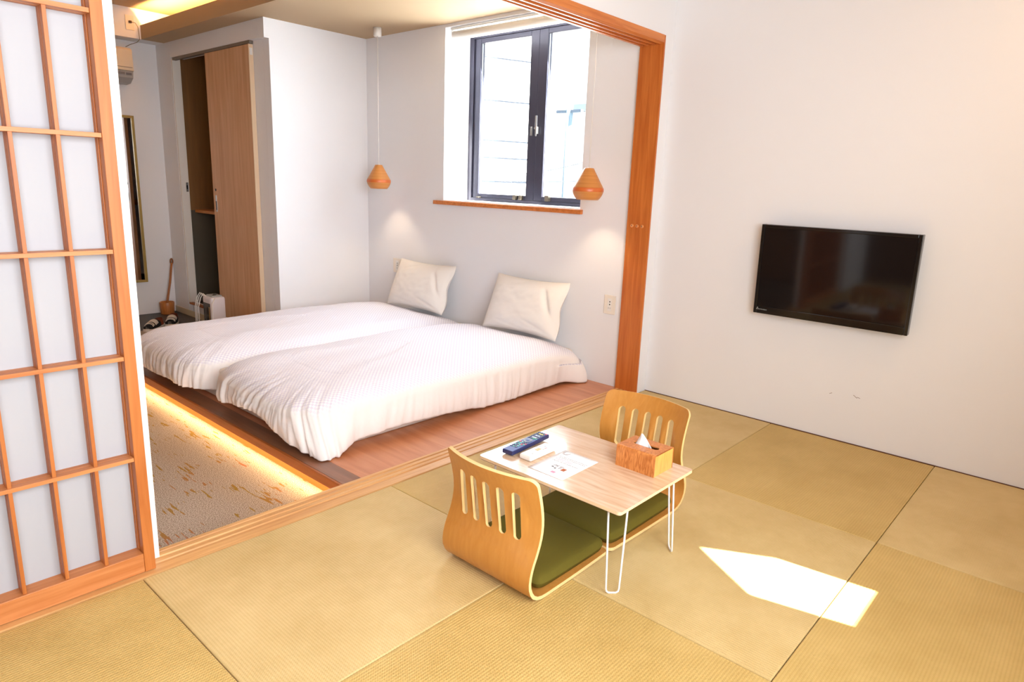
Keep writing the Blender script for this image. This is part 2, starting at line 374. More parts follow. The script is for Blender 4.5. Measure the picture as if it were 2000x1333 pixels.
# closet interior
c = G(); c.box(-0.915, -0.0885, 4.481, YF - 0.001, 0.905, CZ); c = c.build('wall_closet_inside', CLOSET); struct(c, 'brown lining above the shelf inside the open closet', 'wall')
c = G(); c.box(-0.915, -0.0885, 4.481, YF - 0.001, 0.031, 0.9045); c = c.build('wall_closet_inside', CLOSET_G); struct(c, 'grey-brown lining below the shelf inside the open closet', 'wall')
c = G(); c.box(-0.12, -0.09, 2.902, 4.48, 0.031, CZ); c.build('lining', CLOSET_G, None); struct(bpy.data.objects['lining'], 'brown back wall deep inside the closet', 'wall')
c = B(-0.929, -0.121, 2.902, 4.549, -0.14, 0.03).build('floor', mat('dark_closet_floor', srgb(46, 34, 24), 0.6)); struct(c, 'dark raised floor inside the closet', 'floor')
sh = B(-0.868, -0.125, 2.905, 4.478, 0.885, 0.912, bev=0.002).build('closet_shelf', wood('orange_shelf', srgb(176, 104, 40), srgb(196, 124, 56), 'y', 0.45)); tag(sh, 'orange wooden shelf inside the open closet', 'shelf')
th = B(-0.985, -0.9535, 3.83, 4.479, 0.012, 0.032, bev=0.003).build('trim_6', wood('closet_step_edge', srgb(150, 86, 36), srgb(172, 104, 52), 'y', 0.4)); struct(th, 'thin orange wooden lip under the closet door', 'trim')
jb = G(); jb.box(-0.988, -0.917, 4.455, 4.4785, 0.032, 2.236, bev=0.002); jb = jb.build('trim_7', mat('cream_jamb', srgb(240, 232, 222), 0.5)); struct(jb, 'cream jamb at the left of the open closet', 'trim')
B(-0.945, -0.925, 4.4525, 4.4545, 1.075, 1.16).build('strike_plate', STEEL, jb)
B(-0.94, -0.93, 4.4515, 4.4524, 1.10, 1.135).build('latch_slot', HOLE, jb)
tr = B(-0.9885, -0.956, 3.04, 4.45, 2.2195, 2.2422, bev=0.001).build('trim_8', mat('grey_rail', srgb(128, 116, 104), 0.5, metal=0.4)); struct(tr, 'grey overhead rail of the closet sliding door', 'trim')
# sliding closet door
sdoor = thing('closet_door', 'brown wood grain sliding closet door standing half open', 'door', (-0.975, 3.05, 0.006))
B(-0.99, -0.9565, 3.0525, 3.80, 0.006, 2.216, bev=0.0015).build('panel', DOORW, sdoor)
B(-0.991, -0.9555, 3.046, 3.0522, 0.006, 2.216).build('edge_strip', mat('lit_door_edge', srgb(232, 204, 170), 0.5), sdoor)  # paler colour paints in the light on the door's end face
B(-0.985, -0.962, 3.0435, 3.0458, 2.14, 2.19).build('roller_cover', WHITE_P, sdoor)
h = B(-0.9925, -0.9902, 3.735, 3.76, 0.93, 1.07, bev=0.001).build('pull_handle', STEEL, sdoor)
B(-0.9935, -0.9926, 3.741, 3.754, 0.945, 1.02).build('recess', HOLE, h)
lkx = G().lathe([(0.0, -0.9925), (0.011, -0.9925), (0.011, -0.9902)], (0, 3.747, 1.115), 16, 'x', cap=False).build('lock', DARK, sdoor)
# ---- ceilings
c = B(XL, 0.12, YB, 0.0, 2.6205, 2.7).build('ceiling', CEIL); struct(c, 'ceiling over the mat room', 'ceiling')
c = B(XL, 0.3, 0.0, YF + 0.1, 2.6205, 2.7).build('ceiling', CEIL); struct(c, 'beige upper ceiling lit by the cove light', 'ceiling')
c = G(); c.box(-1.16, WX - 0.0005, 0.1375, YF - 0.19, CZ, CZ + 0.02); c.box(-1.178, -1.161, 0.1375, YF - 0.19, CZ, 2.49)
c = c.build('ceiling', CEIL); struct(c, 'beige lowered ceiling panel above the beds', 'ceiling')
c = B(XL, WX - 0.0005, YF - 0.189, YF - 0.0005, CZ + 0.001, 2.66).build('ceiling', PLASTER_W); struct(c, 'cream bulkhead above the air conditioner', 'ceiling')
LED = emit('warm_led', (1.0, 0.62, 0.24, 1), 9.0)
o = B(-1.12, -1.10, 0.25, 4.5, CZ + 0.021, CZ + 0.029).build('light_strip', LED); tag(o, 'warm strip light hidden behind the cove edge', 'light')
o = area('cove_glow', (-1.115, 2.37, CZ + 0.035), (-0.25, 0, 1), 0.03, 4.2, 60, (1.0, 0.62, 0.24)); 
# ---- bed platform
pf = B(-2.15, -0.0885, 0.1375, 2.8095, -0.14, -0.045).build('platform_base', mat('warm_kick_board', srgb(206, 146, 70), 0.6)); struct(pf, 'low wooden bed platform with glowing lower edge', 'platform')
xs = [-2.168, -2.076] + [-2.076 + 0.124 * k for k in range(1, 16)] + [-0.09]
for k in range(len(xs) - 1):
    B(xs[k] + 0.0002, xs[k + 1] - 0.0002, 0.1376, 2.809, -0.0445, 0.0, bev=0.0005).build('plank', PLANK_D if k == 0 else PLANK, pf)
B(-2.182, -2.1685, 0.1376, 2.809, -0.0445, 0.0, bev=0.002).build('fascia_board', FASCIA, pf)
o = B(-2.162, -2.154, 0.15, 2.8, -0.055, -0.0455).build('light_strip', LED); tag(o, 'warm strip light under the lip of the bed platform', 'light')
area('platform_glow', (-2.166, 1.475, -0.056), (-1.0, 0, -0.55), 0.012, 2.6, 5, (1.0, 0.66, 0.33))
# ---- threshold with sliding grooves
prof = [(0.0, -0.05), (0.0, 0.002), (0.046, 0.004), (0.048, -0.001), (0.058, -0.001), (0.060, 0.004), (0.078, 0.004), (0.080, -0.001), (0.090, -0.001), (0.092, 0.004), (0.110, 0.004), (0.112, -0.001), (0.120, -0.001), (0.122, 0.004), (0.137, 0.004), (0.137, -0.05)]
o = G().prism(prof, 'x', -4.0, -0.0985).build('trim_1', RAIL); struct(o, 'pale wooden sliding door sill with grooves along the mats', 'trim')
for (a, b2) in ((0.046, 0.059), (0.078, 0.091)): pass
prof = [(0.0 - 0.006, 2.06), (0.012, 2.052), (0.02, 2.052), (0.02, 2.066), (0.052, 2.066), (0.052, 2.052), (0.064, 2.052), (0.064, 2.066), (0.096, 2.066), (0.096, 2.052), (0.108, 2.052), (0.108, 2.066), (0.13, 2.066), (0.13, 2.052), (0.148, 2.052), (0.148, 2.0995), (-0.006, 2.0995)]
o = G().prism(prof, 'x', -4.0, -0.112).build('trim_2', CEDAR_X); struct(o, 'orange cedar head rail with grooves above the opening', 'trim')
# post
po = B(-0.112, -0.0985, -0.006, 0.152, 0.0, 2.0995, bev=0.0015).build('trim_3', CEDAR); struct(po, 'orange cedar post between the bedroom and the television wall', 'trim')
for y in (0.114, 0.078, 0.043):
    g = G().lathe([(0.0, -0.117), (0.008, -0.1165), (0.0105, -0.114), (0.0105, -0.1122)], (0, y, 1.038), 18, 'x', cap=False).build('wooden_stop', mat('stop_wood', srgb(226, 150, 88), 0.4), po)
    G().lathe([(0.0, -0.1176), (0.0028, -0.1176), (0.0028, -0.1168)], (0, y, 1.038), 10, 'x', cap=False).build('screw', DARK, g)
# sill board of the window
o = B(-0.112, WX - 0.0002, 0.505, 1.935, 1.083, 1.112, bev=0.0015).build('trim_4', CEDAR_X); struct(o, 'thin cedar board under the window', 'trim')
o = B(0.0, 0.0, 0, 0, 0, 0) if False else None
# dark seam strip at the foot of the television wall
o = B(-0.0055, -0.0008, YB, -0.006, -0.01, 0.003).build('trim_5', mat('dark_seam', srgb(92, 50, 30), 0.7)); struct(o, 'thin dark edge strip where mats meet the television wall', 'trim')

# ---- wall behind the camera, with the window that lets in the sun
w = G(); a0, a1, b0, b1 = -4.0, -0.95, 0.75, 2.15
w.box(XL, a0, YB - 0.1, YB, -0.14, 2.66); w.box(a1, 0.12, YB - 0.1, YB, -0.14, 2.66); w.box(a0, a1, YB - 0.1, YB, -0.14, b0); w.box(a0, a1, YB - 0.1, YB, b1, 2.66)
w = w.build('wall_back', PLASTER); struct(w, 'off-white wall with a wide window behind the viewer', 'wall')
def back(px, py, yw):                      # a floor point carried back along the sun's rays to the plane y = yw
    t = (py - yw) / SUN.y; return (px - SUN.x * t, -SUN.z * t)
V = [back(x, y, YB + 0.03) for x, y in ((-1.69, -1.416), (-1.536, -1.166), (-1.41, -1.39), (-1.369, -1.715), (-1.62, -1.715))]
Lc = [(a0 - 0.05, b0 - 0.05), (V[4][0], b0 - 0.05), V[4], V[0], V[1], (V[1][0], b1 + 0.1), (a0 - 0.05, b1 + 0.1)]
Rc = [(a1 + 0.05, b0 - 0.05), (a1 + 0.05, b1 + 0.1), (V[1][0], b1 + 0.1), V[1], V[2], V[3], V[4], (V[4][0], b0 - 0.05)]
GOBO = mat('white_gobo_sheet', srgb(240, 236, 228), 0.9)  # unseen sheets added to cut the sun patch to its outline
for k, (poly, lab) in enumerate(((Lc, 'white curtain added over the left of the back window to shape the sun patch'), (Rc, 'white curtain added over the right of the back window to shape the sun patch'))):
    g = G().prism(poly, 'y', YB + 0.02, YB + 0.03); o = g.build('gobo', GOBO); tag(o, lab, 'gobo')

# ================================================================== WINDOW
win = thing('window_1', 'dark grey two-leaf casement window in the bedroom wall', 'window', (0.17, 1.185, 1.119)); win['kind'] = 'structure'
X0, X1 = 0.165, 0.228
g = G()
for a in ((0.5305, 0.575, 1.119, 2.351), (1.795, 1.8395, 1.119, 2.351), (0.575, 1.795, 1.119, 1.142), (0.575, 1.795, 2.31, 2.351)):
    g.box(X0, X1, a[0], a[1], a[2], a[3], bev=0.002)
g.box(X0 + 0.012, X1, 1.775, 1.794, 1.143, 2.309); g.box(X0 + 0.012, X1, 0.576, 0.595, 1.143, 2.309)
g.build('window_frame', ALU, win)
def leaf(y0, y1, side):
    f = G(); z0, z1 = 1.143, 2.309; t = 0.078; x0 = X0 + 0.004
    f.box(x0, x0 + 0.045, y0, y0 + (0.05 if side < 0 else t), z0, z1, bev=0.003); f.box(x0, x0 + 0.045, y1 - (t if side < 0 else 0.05), y1, z0, z1, bev=0.003)
    a, b = y0 + (0.05 if side < 0 else t), y1 - (t if side < 0 else 0.05)
    f.box(x0, x0 + 0.045, a, b, z0, z0 + 0.032, bev=0.003); f.box(x0, x0 + 0.045, a, b, z1 - 0.035, z1, bev=0.003)
    o = f.build('sash', ALU, win)
    g = G(); e = 0.004
    g.box(x0 + 0.012, x0 + 0.02, a, a + e, z0 + 0.032, z1 - 0.035); g.box(x0 + 0.012, x0 + 0.02, b - e, b, z0 + 0.032, z1 - 0.035)
    g.build('gasket', mat('pale_grey_gasket', srgb(190, 196, 206), 0.5), o)
    B(x0 + 0.022, x0 + 0.028, a, b, z0 + 0.032, z1 - 0.035).build('pane', GLASS, o)
    return o
s1 = leaf(1.150, 1.774, 1); s2 = leaf(0.596, 1.149, -1)
h = G(); h.box(0.146, 0.168, 1.122, 1.136, 1.61, 1.66, bev=0.002); h.box(0.138, 0.147, 1.121, 1.137, 1.64, 1.735, bev=0.003); h.box(0.14, 0.147, 1.124, 1.134, 1.595, 1.64, bev=0.002)
h.box(0.146, 0.152, 1.136, 1.152, 1.645, 1.655, bev=0.001)
h.build('handle', STEEL, s2)
h = G(); h.box(0.15, 0.168, 1.176, 1.19, 1.60, 1.66, bev=0.002); h.build('catch', STEEL, s1)
for y in (1.315, 1.255, 1.70):
    k = G(); k.box(0.138, 0.168, y - 0.014, y + 0.014, 1.143, 1.178 if y != 1.70 else 1.152, bev=0.004); k.build('stay', BRONZE, win)
k = G(); k.box(0.138, 0.168, 0.985, 1.02, 1.143, 1.184, bev=0.005); k.build('stay', BRONZE, win)
# roller blind
rb = thing('roller_blind', 'cream roller blind wound up above the window', 'blind', (-0.02, 1.185, 2.3))
G().lathe([(0.0, 0.56), (0.031, 0.56), (0.031, 1.80), (0.0, 1.80)], (-0.034, 0, 2.301), 24, 'y').build('roll', mat('cream_blind_cloth', srgb(242, 236, 226), 0.8), rb)
B(-0.066, -0.0, 0.55, 1.808, 2.3475, 2.3515).build('headrail', WHITE_P, rb)
B(-0.0575, -0.0, 1.8015, 1.808, 2.28, 2.347).build('bracket', WHITE_P, rb)
B(-0.0575, -0.0, 0.55, 0.5565, 2.28, 2.347).build('bracket', WHITE_P, rb)
B(-0.072, -0.05, 0.552, 1.806, 2.336, 2.344, bev=0.001).build('guide_bar', WHITE_P, rb)

# ================================================================== SHOJI
sh = thing('shoji_screen', 'orange wood lattice sliding screen with white paper panes', 'sliding screen', (-3.41, 0.04, 0.004))
S0, S1 = -3.862, -2.958; ya, yb = 0.022, 0.080
SH = wood('shoji_wood', srgb(172, 94, 36), srgb(200, 122, 60), 'z', 0.45, stretch=16, scale=3.0); SHX = wood('shoji_wood_lengthwise', srgb(182, 106, 50), srgb(214, 142, 86), 'x', 0.45, stretch=16, scale=3.0)
B(S1 - 0.032, S1, ya, yb, 0.005, 2.049, bev=0.0015).build('stile', SH, sh); B(S0, S0 + 0.03, ya, yb, 0.005, 2.049, bev=0.0015).build('stile', SH, sh)
B(S0 + 0.03, S1 - 0.0325, ya + 0.001, yb, 0.005, 0.07, bev=0.0015).build('bottom_rail', SHX, sh); B(S0 + 0.03, S1 - 0.0325, ya + 0.001, yb, 2.0, 2.049, bev=0.0015).build('top_rail', SHX, sh)
xsv = [S1 - 0.033] + [-2.988 - 0.1055 * k for k in range(1, 8)] + [S0 + 0.0305]
for k in range(1, 8):
    x = xsv[k]; g = G()
    g.box(x - 0.005, x + 0.005, ya + 0.006, ya + 0.030, 0.0705, 1.9995, bev=0.0008)
    g.box(x - 0.0032, x + 0.0032, ya + 0.0301, ya + 0.0335, 0.0705, 1.9995)
    g.box(x - 0.005, x + 0.005, ya + 0.0336, yb - 0.004, 0.0705, 1.9995)
    g.build('lattice_bar', SH, sh)
for z in (1.667, 1.35, 1.03, 0.712, 0.391):
    g = G(); g.box(xsv[-1], xsv[0], ya + 0.0015, ya + 0.0058, z - 0.006, z + 0.006, bev=0.0006)
    for q in range(8):
        a_, b_ = xsv[q] - (0.0052 if q else 0.0), xsv[q + 1] + (0.0052 if q < 7 else 0.0)
        g.box(a_, b_, ya + 0.0059, ya + 0.030, z - 0.006, z + 0.006); g.box(a_, b_, ya + 0.0301, ya + 0.0335, z - 0.004, z + 0.004); g.box(a_, b_, ya + 0.0336, yb - 0.004, z - 0.006, z + 0.006)
    g.build('lattice_rail', SHX, sh)
g = G()                                                       # stepped inner lining of the right stile
for q, (a_, b_) in enumerate(((0.034, 0.044), (0.048, 0.058))): g.box(S1 - 0.0345, S1 - 0.0325, ya + a_, ya + b_ - 0.001, 0.0705, 1.9995)
g.build('stile_lining', SH, sh)
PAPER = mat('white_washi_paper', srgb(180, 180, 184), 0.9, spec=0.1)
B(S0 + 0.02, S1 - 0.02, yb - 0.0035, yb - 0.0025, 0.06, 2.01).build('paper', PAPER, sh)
pn = thing('sliding_panel', 'plain white sliding panel showing at the right edge of the lattice screen', 'sliding screen', (-3.4, 0.09, 0.0045))
g = G(); p0 = -2.924; q0 = 0.013; y_0, y_1, zt_ = 0.084, 0.105, 2.049
g.add([(-3.85, y_0, 0.0045), (p0, y_0, 0.0045), (p0 + q0, y_0, zt_), (-3.85 + q0, y_0, zt_), (-3.85, y_1, 0.0045), (p0, y_1, 0.0045), (p0 + q0, y_1, zt_), (-3.85 + q0, y_1, zt_)],
    [(0, 1, 2, 3), (7, 6, 5, 4), (1, 5, 6, 2), (0, 3, 7, 4), (3, 2, 6, 7), (0, 4, 5, 1)])
g.build('panel', mat('white_fusuma_paper', srgb(246, 244, 240), 0.7), pn)

# ================================================================== FLOOR CHAIRS
def chair_profile():
    # (u forward, z up) centre line of the plywood from the seat front back, round the bend and up the backrest
    pts = [(0.0, 0.016)]
    pts += [(-0.1, 0.012), (-0.2, 0.009), (-0.30, 0.0075), (-0.362, 0.008)]
    ctl = [(-0.40, 0.022), (-0.421, 0.055), (-0.424, 0.09), (-0.414, 0.13), (-0.396, 0.17), (-0.381, 0.215), (-0.376, 0.26), (-0.382, 0.31), (-0.396, 0.365), (-0.412, 0.415)]
    P = [Vector(p) for p in pts + ctl]
    out = []
    for i in range(len(P) - 1):
        p0, p1, p2, p3 = P[max(i - 1, 0)], P[i], P[i + 1], P[min(i + 2, len(P) - 1)]
        for k in range(6):
            t = k / 6; out.append(0.5 * ((2 * p1) + (p2 - p0) * t + (2 * p0 - 5 * p1 + 4 * p2 - p3) * t * t + (3 * p1 - p0 - 3 * p2 + p3) * t ** 3))
    out.append(P[-1]); return out
PROF = chair_profile(); LEN = [0.0]
for i in range(1, len(PROF)): LEN.append(LEN[-1] + (PROF[i] - PROF[i - 1]).length)
TOT = LEN[-1]
def on_prof(s):
    s = max(0.0, min(TOT, s))
    i = 1
    while i < len(LEN) - 1 and LEN[i] < s: i += 1
    t = (s - LEN[i - 1]) / (LEN[i] - LEN[i - 1]); p = PROF[i - 1].lerp(PROF[i], t)
    a = PROF[max(i - 2, 0)]; b = PROF[min(i + 1, len(PROF) - 1)]; d = (b - a).normalized()
    return p, Vector((d.y, -d.x))
def make_chair(label):
    t = thing('floor_chair', label, 'chair', (0, 0, 0), 'legless floor chairs at the low table')
    wd = 0.194
    def wid(s):                                  # half width along the sheet
        q = max(0, (s - 0.38) / (TOT - 0.38)); return wd + 0.0 * q
    n = 40
    outl = [(wd, s) for s in [TOT * i / n for i in range(0, n)] if 0.02 < s < TOT - 0.03]
    outl = arc(wd - 0.02, 0.02, 0.02, -90, 0, 4) + outl + arc(wd - 0.025, TOT - 0.025, 0.025, 0, 90, 6)
    tops = [(wd - 0.025 - (wd - 0.025) * 2 * i / 24, TOT) for i in range(1, 24)]; bots = [(-(wd - 0.02) + (wd - 0.02) * 2 * i / 8, 0.0) for i in range(1, 8)]
    outl = outl + tops + [(-x, s) for x, s in outl[::-1]] + bots
    sb = TOT - 0.232; st = TOT - 0.062; holes = []
    for k in range(5):
        c = (k - 2) * 0.058; r = 0.0145
        holes.append(arc(c, st - r, r, 0, 180, 6) + arc(c, sb + r, r, 180, 360, 6))
    v, f = cdt(outl, holes, 0.014)
    th = 0.0058
    def m3(p, side):
        q, nr = on_prof(p[1]); k = max(0, (p[1] - 0.42) / (TOT - 0.42)); bow = -0.042 * k * (1 - (p[0] / wd) ** 2)
        # far from the seat the sheet bows backwards in its middle
        u = q.x + nr.x * th * side + bow; z = q.y + nr.y * th * side
        return Vector((u, p[0], z))
    g = G(); nv = len(v)
    g.add([m3(p, 1) for p in v] + [m3(p, -1) for p in v], [x for x in f] + [tuple(i + nv for i in x[::-1]) for x in f], True)
    g.fix = False
    ob = g.build('plywood_shell', BEECH, t)
    e = G(); cnt = {}
    for x in f:
        for i in range(3):
            k = (x[i], x[(i + 1) % 3]); kk = tuple(sorted(k)); cnt.setdefault(kk, []).append(k)
    for kk, l in cnt.items():
        if len(l) == 1:
            a, b = l[0]; e.add([m3(v[a], 1.02), m3(v[b], 1.02), m3(v[b], -1.02), m3(v[a], -1.02)], [(3, 2, 1, 0)])
    e.fix = False
    eo = e.build('shell_edge', BEECH_E, ob)
    # seat cushion
    g = G()
    def top(a, b):
        x = -0.372 + 0.368 * a; y = -0.185 + 0.37 * b
        return x, y
    N = 44
    def surf(a, b, s):
        A, Bb = 2 * a - 1, 2 * b - 1
        ex = 1 - abs(A) ** 12; ey = 1 - abs(Bb) ** 12
        h = 0.025 * (max(ex, 0) ** 0.35) * (max(ey, 0) ** 0.35)
        puff = 0.006 * (1 - A * A) * (1 - Bb * Bb)
        cr = 0.988
        x = -0.188 + 0.185 * (A if abs(A) < .9 else math.copysign(.9 + (abs(A) - .9) * 1.0, A)); y = 0.189 * Bb
        d = 1 - 0.06 * (abs(A) ** 8) * (abs(Bb) ** 8)
        zc = 0.0445
        return (-0.188 + (x + 0.188) * d, y * d, zc + (h + puff if s > 0 else -h))
    g.grid(N, N, lambda a, b: surf(a, b, 1)); g.grid(N, N, lambda a, b: surf(a, b, -1), flip=True)
    g.build('seat_cushion', GREEN, t)
    return t
ch = make_chair('curved plywood floor chair nearer the lattice screen, seen from behind')
ch.location = (-1.826, -0.772, 0.0)
def copy_tree(o, parent=None):
    c = o.copy(); COL.objects.link(c); c.parent = parent
    for k in [q for q in bpy.data.objects if q.parent == o]: copy_tree(k, c)
    return c
ch2 = copy_tree(ch); ch2.location = (-1.816, -0.776, 0.0); ch2.rotation_euler = (0, 0, pi); ch2.scale = (1.24, 1.0, 1.0)
ch2['label'] = 'curved plywood floor chair between the low table and the television wall'

# ================================================================== TABLE
tb = thing('folding_table', 'low pale wood table on thin white bent-wire legs', 'table', (-1.823, -0.838, 0))
TX0, TX1, TY0, TY1 = -2.050, -1.590, -1.138, -0.538
def rrect(x0, x1, y0, y1, r, n=4):
    return arc(x1 - r, y1 - r, r, 0, 90, n) + arc(x0 + r, y1 - r, r, 90, 180, n) + arc(x0 + r, y0 + r, r, 180, 270, n) + arc(x1 - r, y0 + r, r, 270, 360, n)
G().prism(rrect(TX0, TX1, TY0, TY1, 0.012), 'z', 0.299, 0.310).build('tabletop', OAK, tb)
g = G(); rr = rrect(TX0 - 0.0006, TX1 + 0.0006, TY0 - 0.0006, TY1 + 0.0006, 0.012); n = len(rr)
g.add([(x, y, 0.2995) for x, y in rr] + [(x, y, 0.3095) for x, y in rr], [(i, (i + 1) % n, (i + 1) % n + n, i + n) for i in range(n)]); g.build('edge_band', mat('cream_edge_band', srgb(234, 206, 168), 0.5), tb)
g = G(); g.prism(rrect(TX0 + 0.002, TX1 - 0.002, TY0 + 0.002, TY1 - 0.002, 0.012), 'z', 0.2965, 0.2988); g.build('underside', mat('dark_brown_underside', srgb(120, 88, 66), 0.7), tb)
for sx in (-1, 1):
    for sy in (-1, 1):
        cx = TX0 + 0.045 if sx < 0 else TX1 - 0.045; cy = TY0 + 0.034 if sy < 0 else TY1 - 0.034
        dg = Vector((sx, sy, 0)).normalized(); pr = Vector((-dg.y, dg.x, 0))
        bot = Vector((cx, cy, 0.0032)); topc = Vector((cx, cy, 0.2955)) - dg * 0.022 if sx > 0 else Vector((cx, cy, 0.2955)) - dg * 0.006
        hw, hb = 0.030, 0.021
        pts = [topc - pr * hw, topc - pr * (hw * 0.5 + hb * 0.5) + (bot - topc) * 0.5]
        a = bot - pr * hb; b2 = bot + pr * hb; upv = (topc - bot).normalized()
        pts = [topc - pr * hw, a + upv * 0.014, a + upv * 0.005 + pr * 0.002, a + pr * 0.009, b2 - pr * 0.009, b2 + upv * 0.005 - pr * 0.002, b2 + upv * 0.014, topc + pr * hw]
        l = G().tube(pts, 0.0032, 8).build('leg', WHITE_M, tb)
        G().box(topc.x - 0.035, topc.x + 0.035, topc.y - 0.02, topc.y + 0.02, 0.2935, 0.2963).build('mounting_plate', WHITE_M, l)
# tissue box
ZT = 0.3103
tx = thing('tissue_box', 'reddish wood veneer tissue box on the low table', 'tissue box', (-1.69, -0.997, ZT))
ang = radians(2.0)
bx0, bx1, by0, by1, bz = -1.757, -1.63, -1.078, -0.925, 0.078
g = G(); pf2 = [(bx0, ZT), (bx1, ZT)] + arc(bx1 - 0.008, ZT + bz - 0.008, 0.008, 0, 90, 4) + arc(bx0 + 0.008, ZT + bz - 0.008, 0.008, 90, 180, 4)
# veneer wrap around the top and the long sides, with an oval opening
t4 = 0.004
inner = [(bx1 - t4, ZT)] + arc(bx1 - 0.009, ZT + bz - 0.009, 0.005, 0, 90, 4) + arc(bx0 + 0.009, ZT + bz - 0.009, 0.005, 90, 180, 4) + [(bx0 + t4, ZT)]
outer = [(bx1, ZT)] + arc(bx1 - 0.009, ZT + bz - 0.009, 0.009, 0, 90, 4) + arc(bx0 + 0.009, ZT + bz - 0.009, 0.009, 90, 180, 4) + [(bx0, ZT)]
def strip(g, A, Bc, y0, y1):
    n = len(A)
    g.add([(p[0], y0, p[1]) for p in A] + [(p[0], y1, p[1]) for p in A] + [(p[0], y0, p[1]) for p in Bc] + [(p[0], y1, p[1]) for p in Bc],
          [(i, i + 1, n + i + 1, n + i) for i in range(n - 1)] + [(2 * n + i, 3 * n + i, 3 * n + i + 1, 2 * n + i + 1) for i in range(n - 1)] +
          [(i, 2 * n + i, 2 * n + i + 1, i + 1) for i in range(n - 1)] + [(n + i, n + i + 1, 3 * n + i + 1, 3 * n + i) for i in range(n - 1)] +
          [(0, n, 3 * n, 2 * n), (n - 1, 3 * n - 1, 4 * n - 1, 2 * n - 1)])
k = 5
side1_o, side1_i = outer[:k + 1], inner[:k + 1]; side2_o, side2_i = outer[k:], inner[k:]
strip(g, outer[:5 + 1], inner[:5 + 1], by0, by1); strip(g, outer[6:], inner[6:], by0, by1)
xa, xb = bx0 + 0.009, bx1 - 0.009; cxm = (xa + xb) / 2; cym = (by0 + by1) / 2 - 0.004
oval = arc(cxm, cym + 0.036, 0.013, 0, 180, 8) + arc(cxm, cym - 0.036, 0.013, 180, 360, 8)
v, f = cdt([(xa, by0), (xb, by0), (xb, by1), (xa, by1)], [oval], 0.03)
nv = len(v); zt = ZT + bz
g.add([(p[0], p[1], zt) for p in v] + [(p[0], p[1], zt - t4) for p in v], list(f) + [tuple(i + nv for i in x[::-1]) for x in f])
on_ = len(oval)
g.add([(p[0], p[1], zt) for p in oval] + [(p[0], p[1], zt - t4) for p in oval], [(i, (i + 1) % on_, (i + 1) % on_ + on_, i + on_) for i in range(on_)])
g.build('veneer_wrap', BOXW, tx)
for y0, y1 in ((by0 + 0.0005, by0 + 0.005), (by1 - 0.005, by1 - 0.0005)):
    G().prism([(p[0], p[1]) for p in [(bx1 - t4 - 0.0003, ZT)] + [(bx1 - t4 - 0.0003, zt - t4 - 0.0003), (bx0 + t4 + 0.0003, zt - t4 - 0.0003), (bx0 + t4 + 0.0003, ZT)]], 'y', y0, y1).build('end_panel', BOXE, tx)
g = G()
def tis(a, b):
    w2 = 0.036 * (1 - b * 0.93); x = cxm + (0.006 * sin(a * 6 + b * 2)) * (1 - 0.5 * b); y = cym + 0.012 + (a - 0.5) * 2 * w2 + 0.012 * b
    return (x + 0.004 * b, y, zt - 0.012 + 0.048 * b)
g.grid(10, 8, tis); ts = g.build('tissue', mat('white_tissue', srgb(248, 248, 250), 0.9), tx)
md = ts.modifiers.new('thick', 'SOLIDIFY'); md.thickness = 0.0008

# remotes
def remote_frame(loc, ang):
    return Matrix.Translation(loc) @ Matrix.Rotation(ang, 4, 'Z')
rm = thing('remote_control', 'long dark blue remote control full of small buttons', 'remote control', (-1.867, -0.604, ZT))
M = remote_frame((-1.867, -0.604, ZT + 0.006), radians(3.0)) @ Matrix.Rotation(radians(-1.2), 4, 'Y')
REM = mat('dark_blue_plastic', srgb(44, 50, 92), 0.25)
REMT = mat('satin_blue_grey_face', srgb(84, 100, 160), 0.5, spec=0.3)
g = G(); g.box(-0.112, 0.112, -0.024, 0.024, 0.0, 0.016, bev=0.004, M=M); g.box(-0.085, 0.085, -0.016, 0.016, -0.0045, 0.001, bev=0.002, M=M); g.build('body', REM, rm)
G().box(-0.108, 0.108, -0.021, 0.021, 0.0158, 0.0168, M=M).build('face_plate', REMT, rm)
BT = [mat('button_teal', srgb(60, 150, 140), 0.4), mat('button_navy', srgb(30, 36, 70), 0.4), mat('button_pale', srgb(210, 220, 236), 0.4), mat('button_red', srgb(190, 50, 60), 0.4), mat('button_green', srgb(50, 160, 90), 0.4), mat('button_yellow', srgb(214, 200, 90), 0.4)]
for i in range(17):
    for j in range(4):
        x = 0.1 - i * 0.0105; y = -0.0165 + j * 0.011
        if 7 <= i <= 10: continue
        if i > 13 and j in (0,): continue
        c = 1 if i < 7 else random.choice((0, 1, 1, 3, 0))
        if (i, j) == (0, 0): c = 3
        if (i, j) in ((1, 2), (1, 1)): c = 5
        if i in (3, 5) and j in (1, 2): c = 2
        if i == 6: c = (0, 4, 1, 1)[j]
        G().box(x - 0.0038, x + 0.0038, y - 0.0042, y + 0.0042, 0.0166, 0.0184, bev=0.0008, M=M).build('button', BT[c], rm)
g = G(); n = 20
g.add([M @ Vector((0.008 + 0.019 * cos(2 * pi * i / n), 0.017 * sin(2 * pi * i / n), 0.0186)) for i in range(n)] + [M @ Vector((0.008 + 0.019 * cos(2 * pi * i / n), 0.017 * sin(2 * pi * i / n), 0.0165)) for i in range(n)],
      [tuple(range(n))] + [(i, i + n, (i + 1) % n + n, (i + 1) % n) for i in range(n)]); dp = g.build('direction_pad', BT[1], rm)
g = G(); g.add([M @ Vector((0.008 + 0.007 * cos(2 * pi * i / n), 0.007 * sin(2 * pi * i / n), 0.0196)) for i in range(n)] + [M @ Vector((0.008 + 0.007 * cos(2 * pi * i / n), 0.007 * sin(2 * pi * i / n), 0.0186)) for i in range(n)],
      [tuple(range(n))] + [(i, i + n, (i + 1) % n + n, (i + 1) % n) for i in range(n)]); g.build('centre_button', REMT, dp)
r2 = thing('remote_control', 'short white remote control beside the dark blue one', 'remote control', (-1.892, -0.68, ZT))
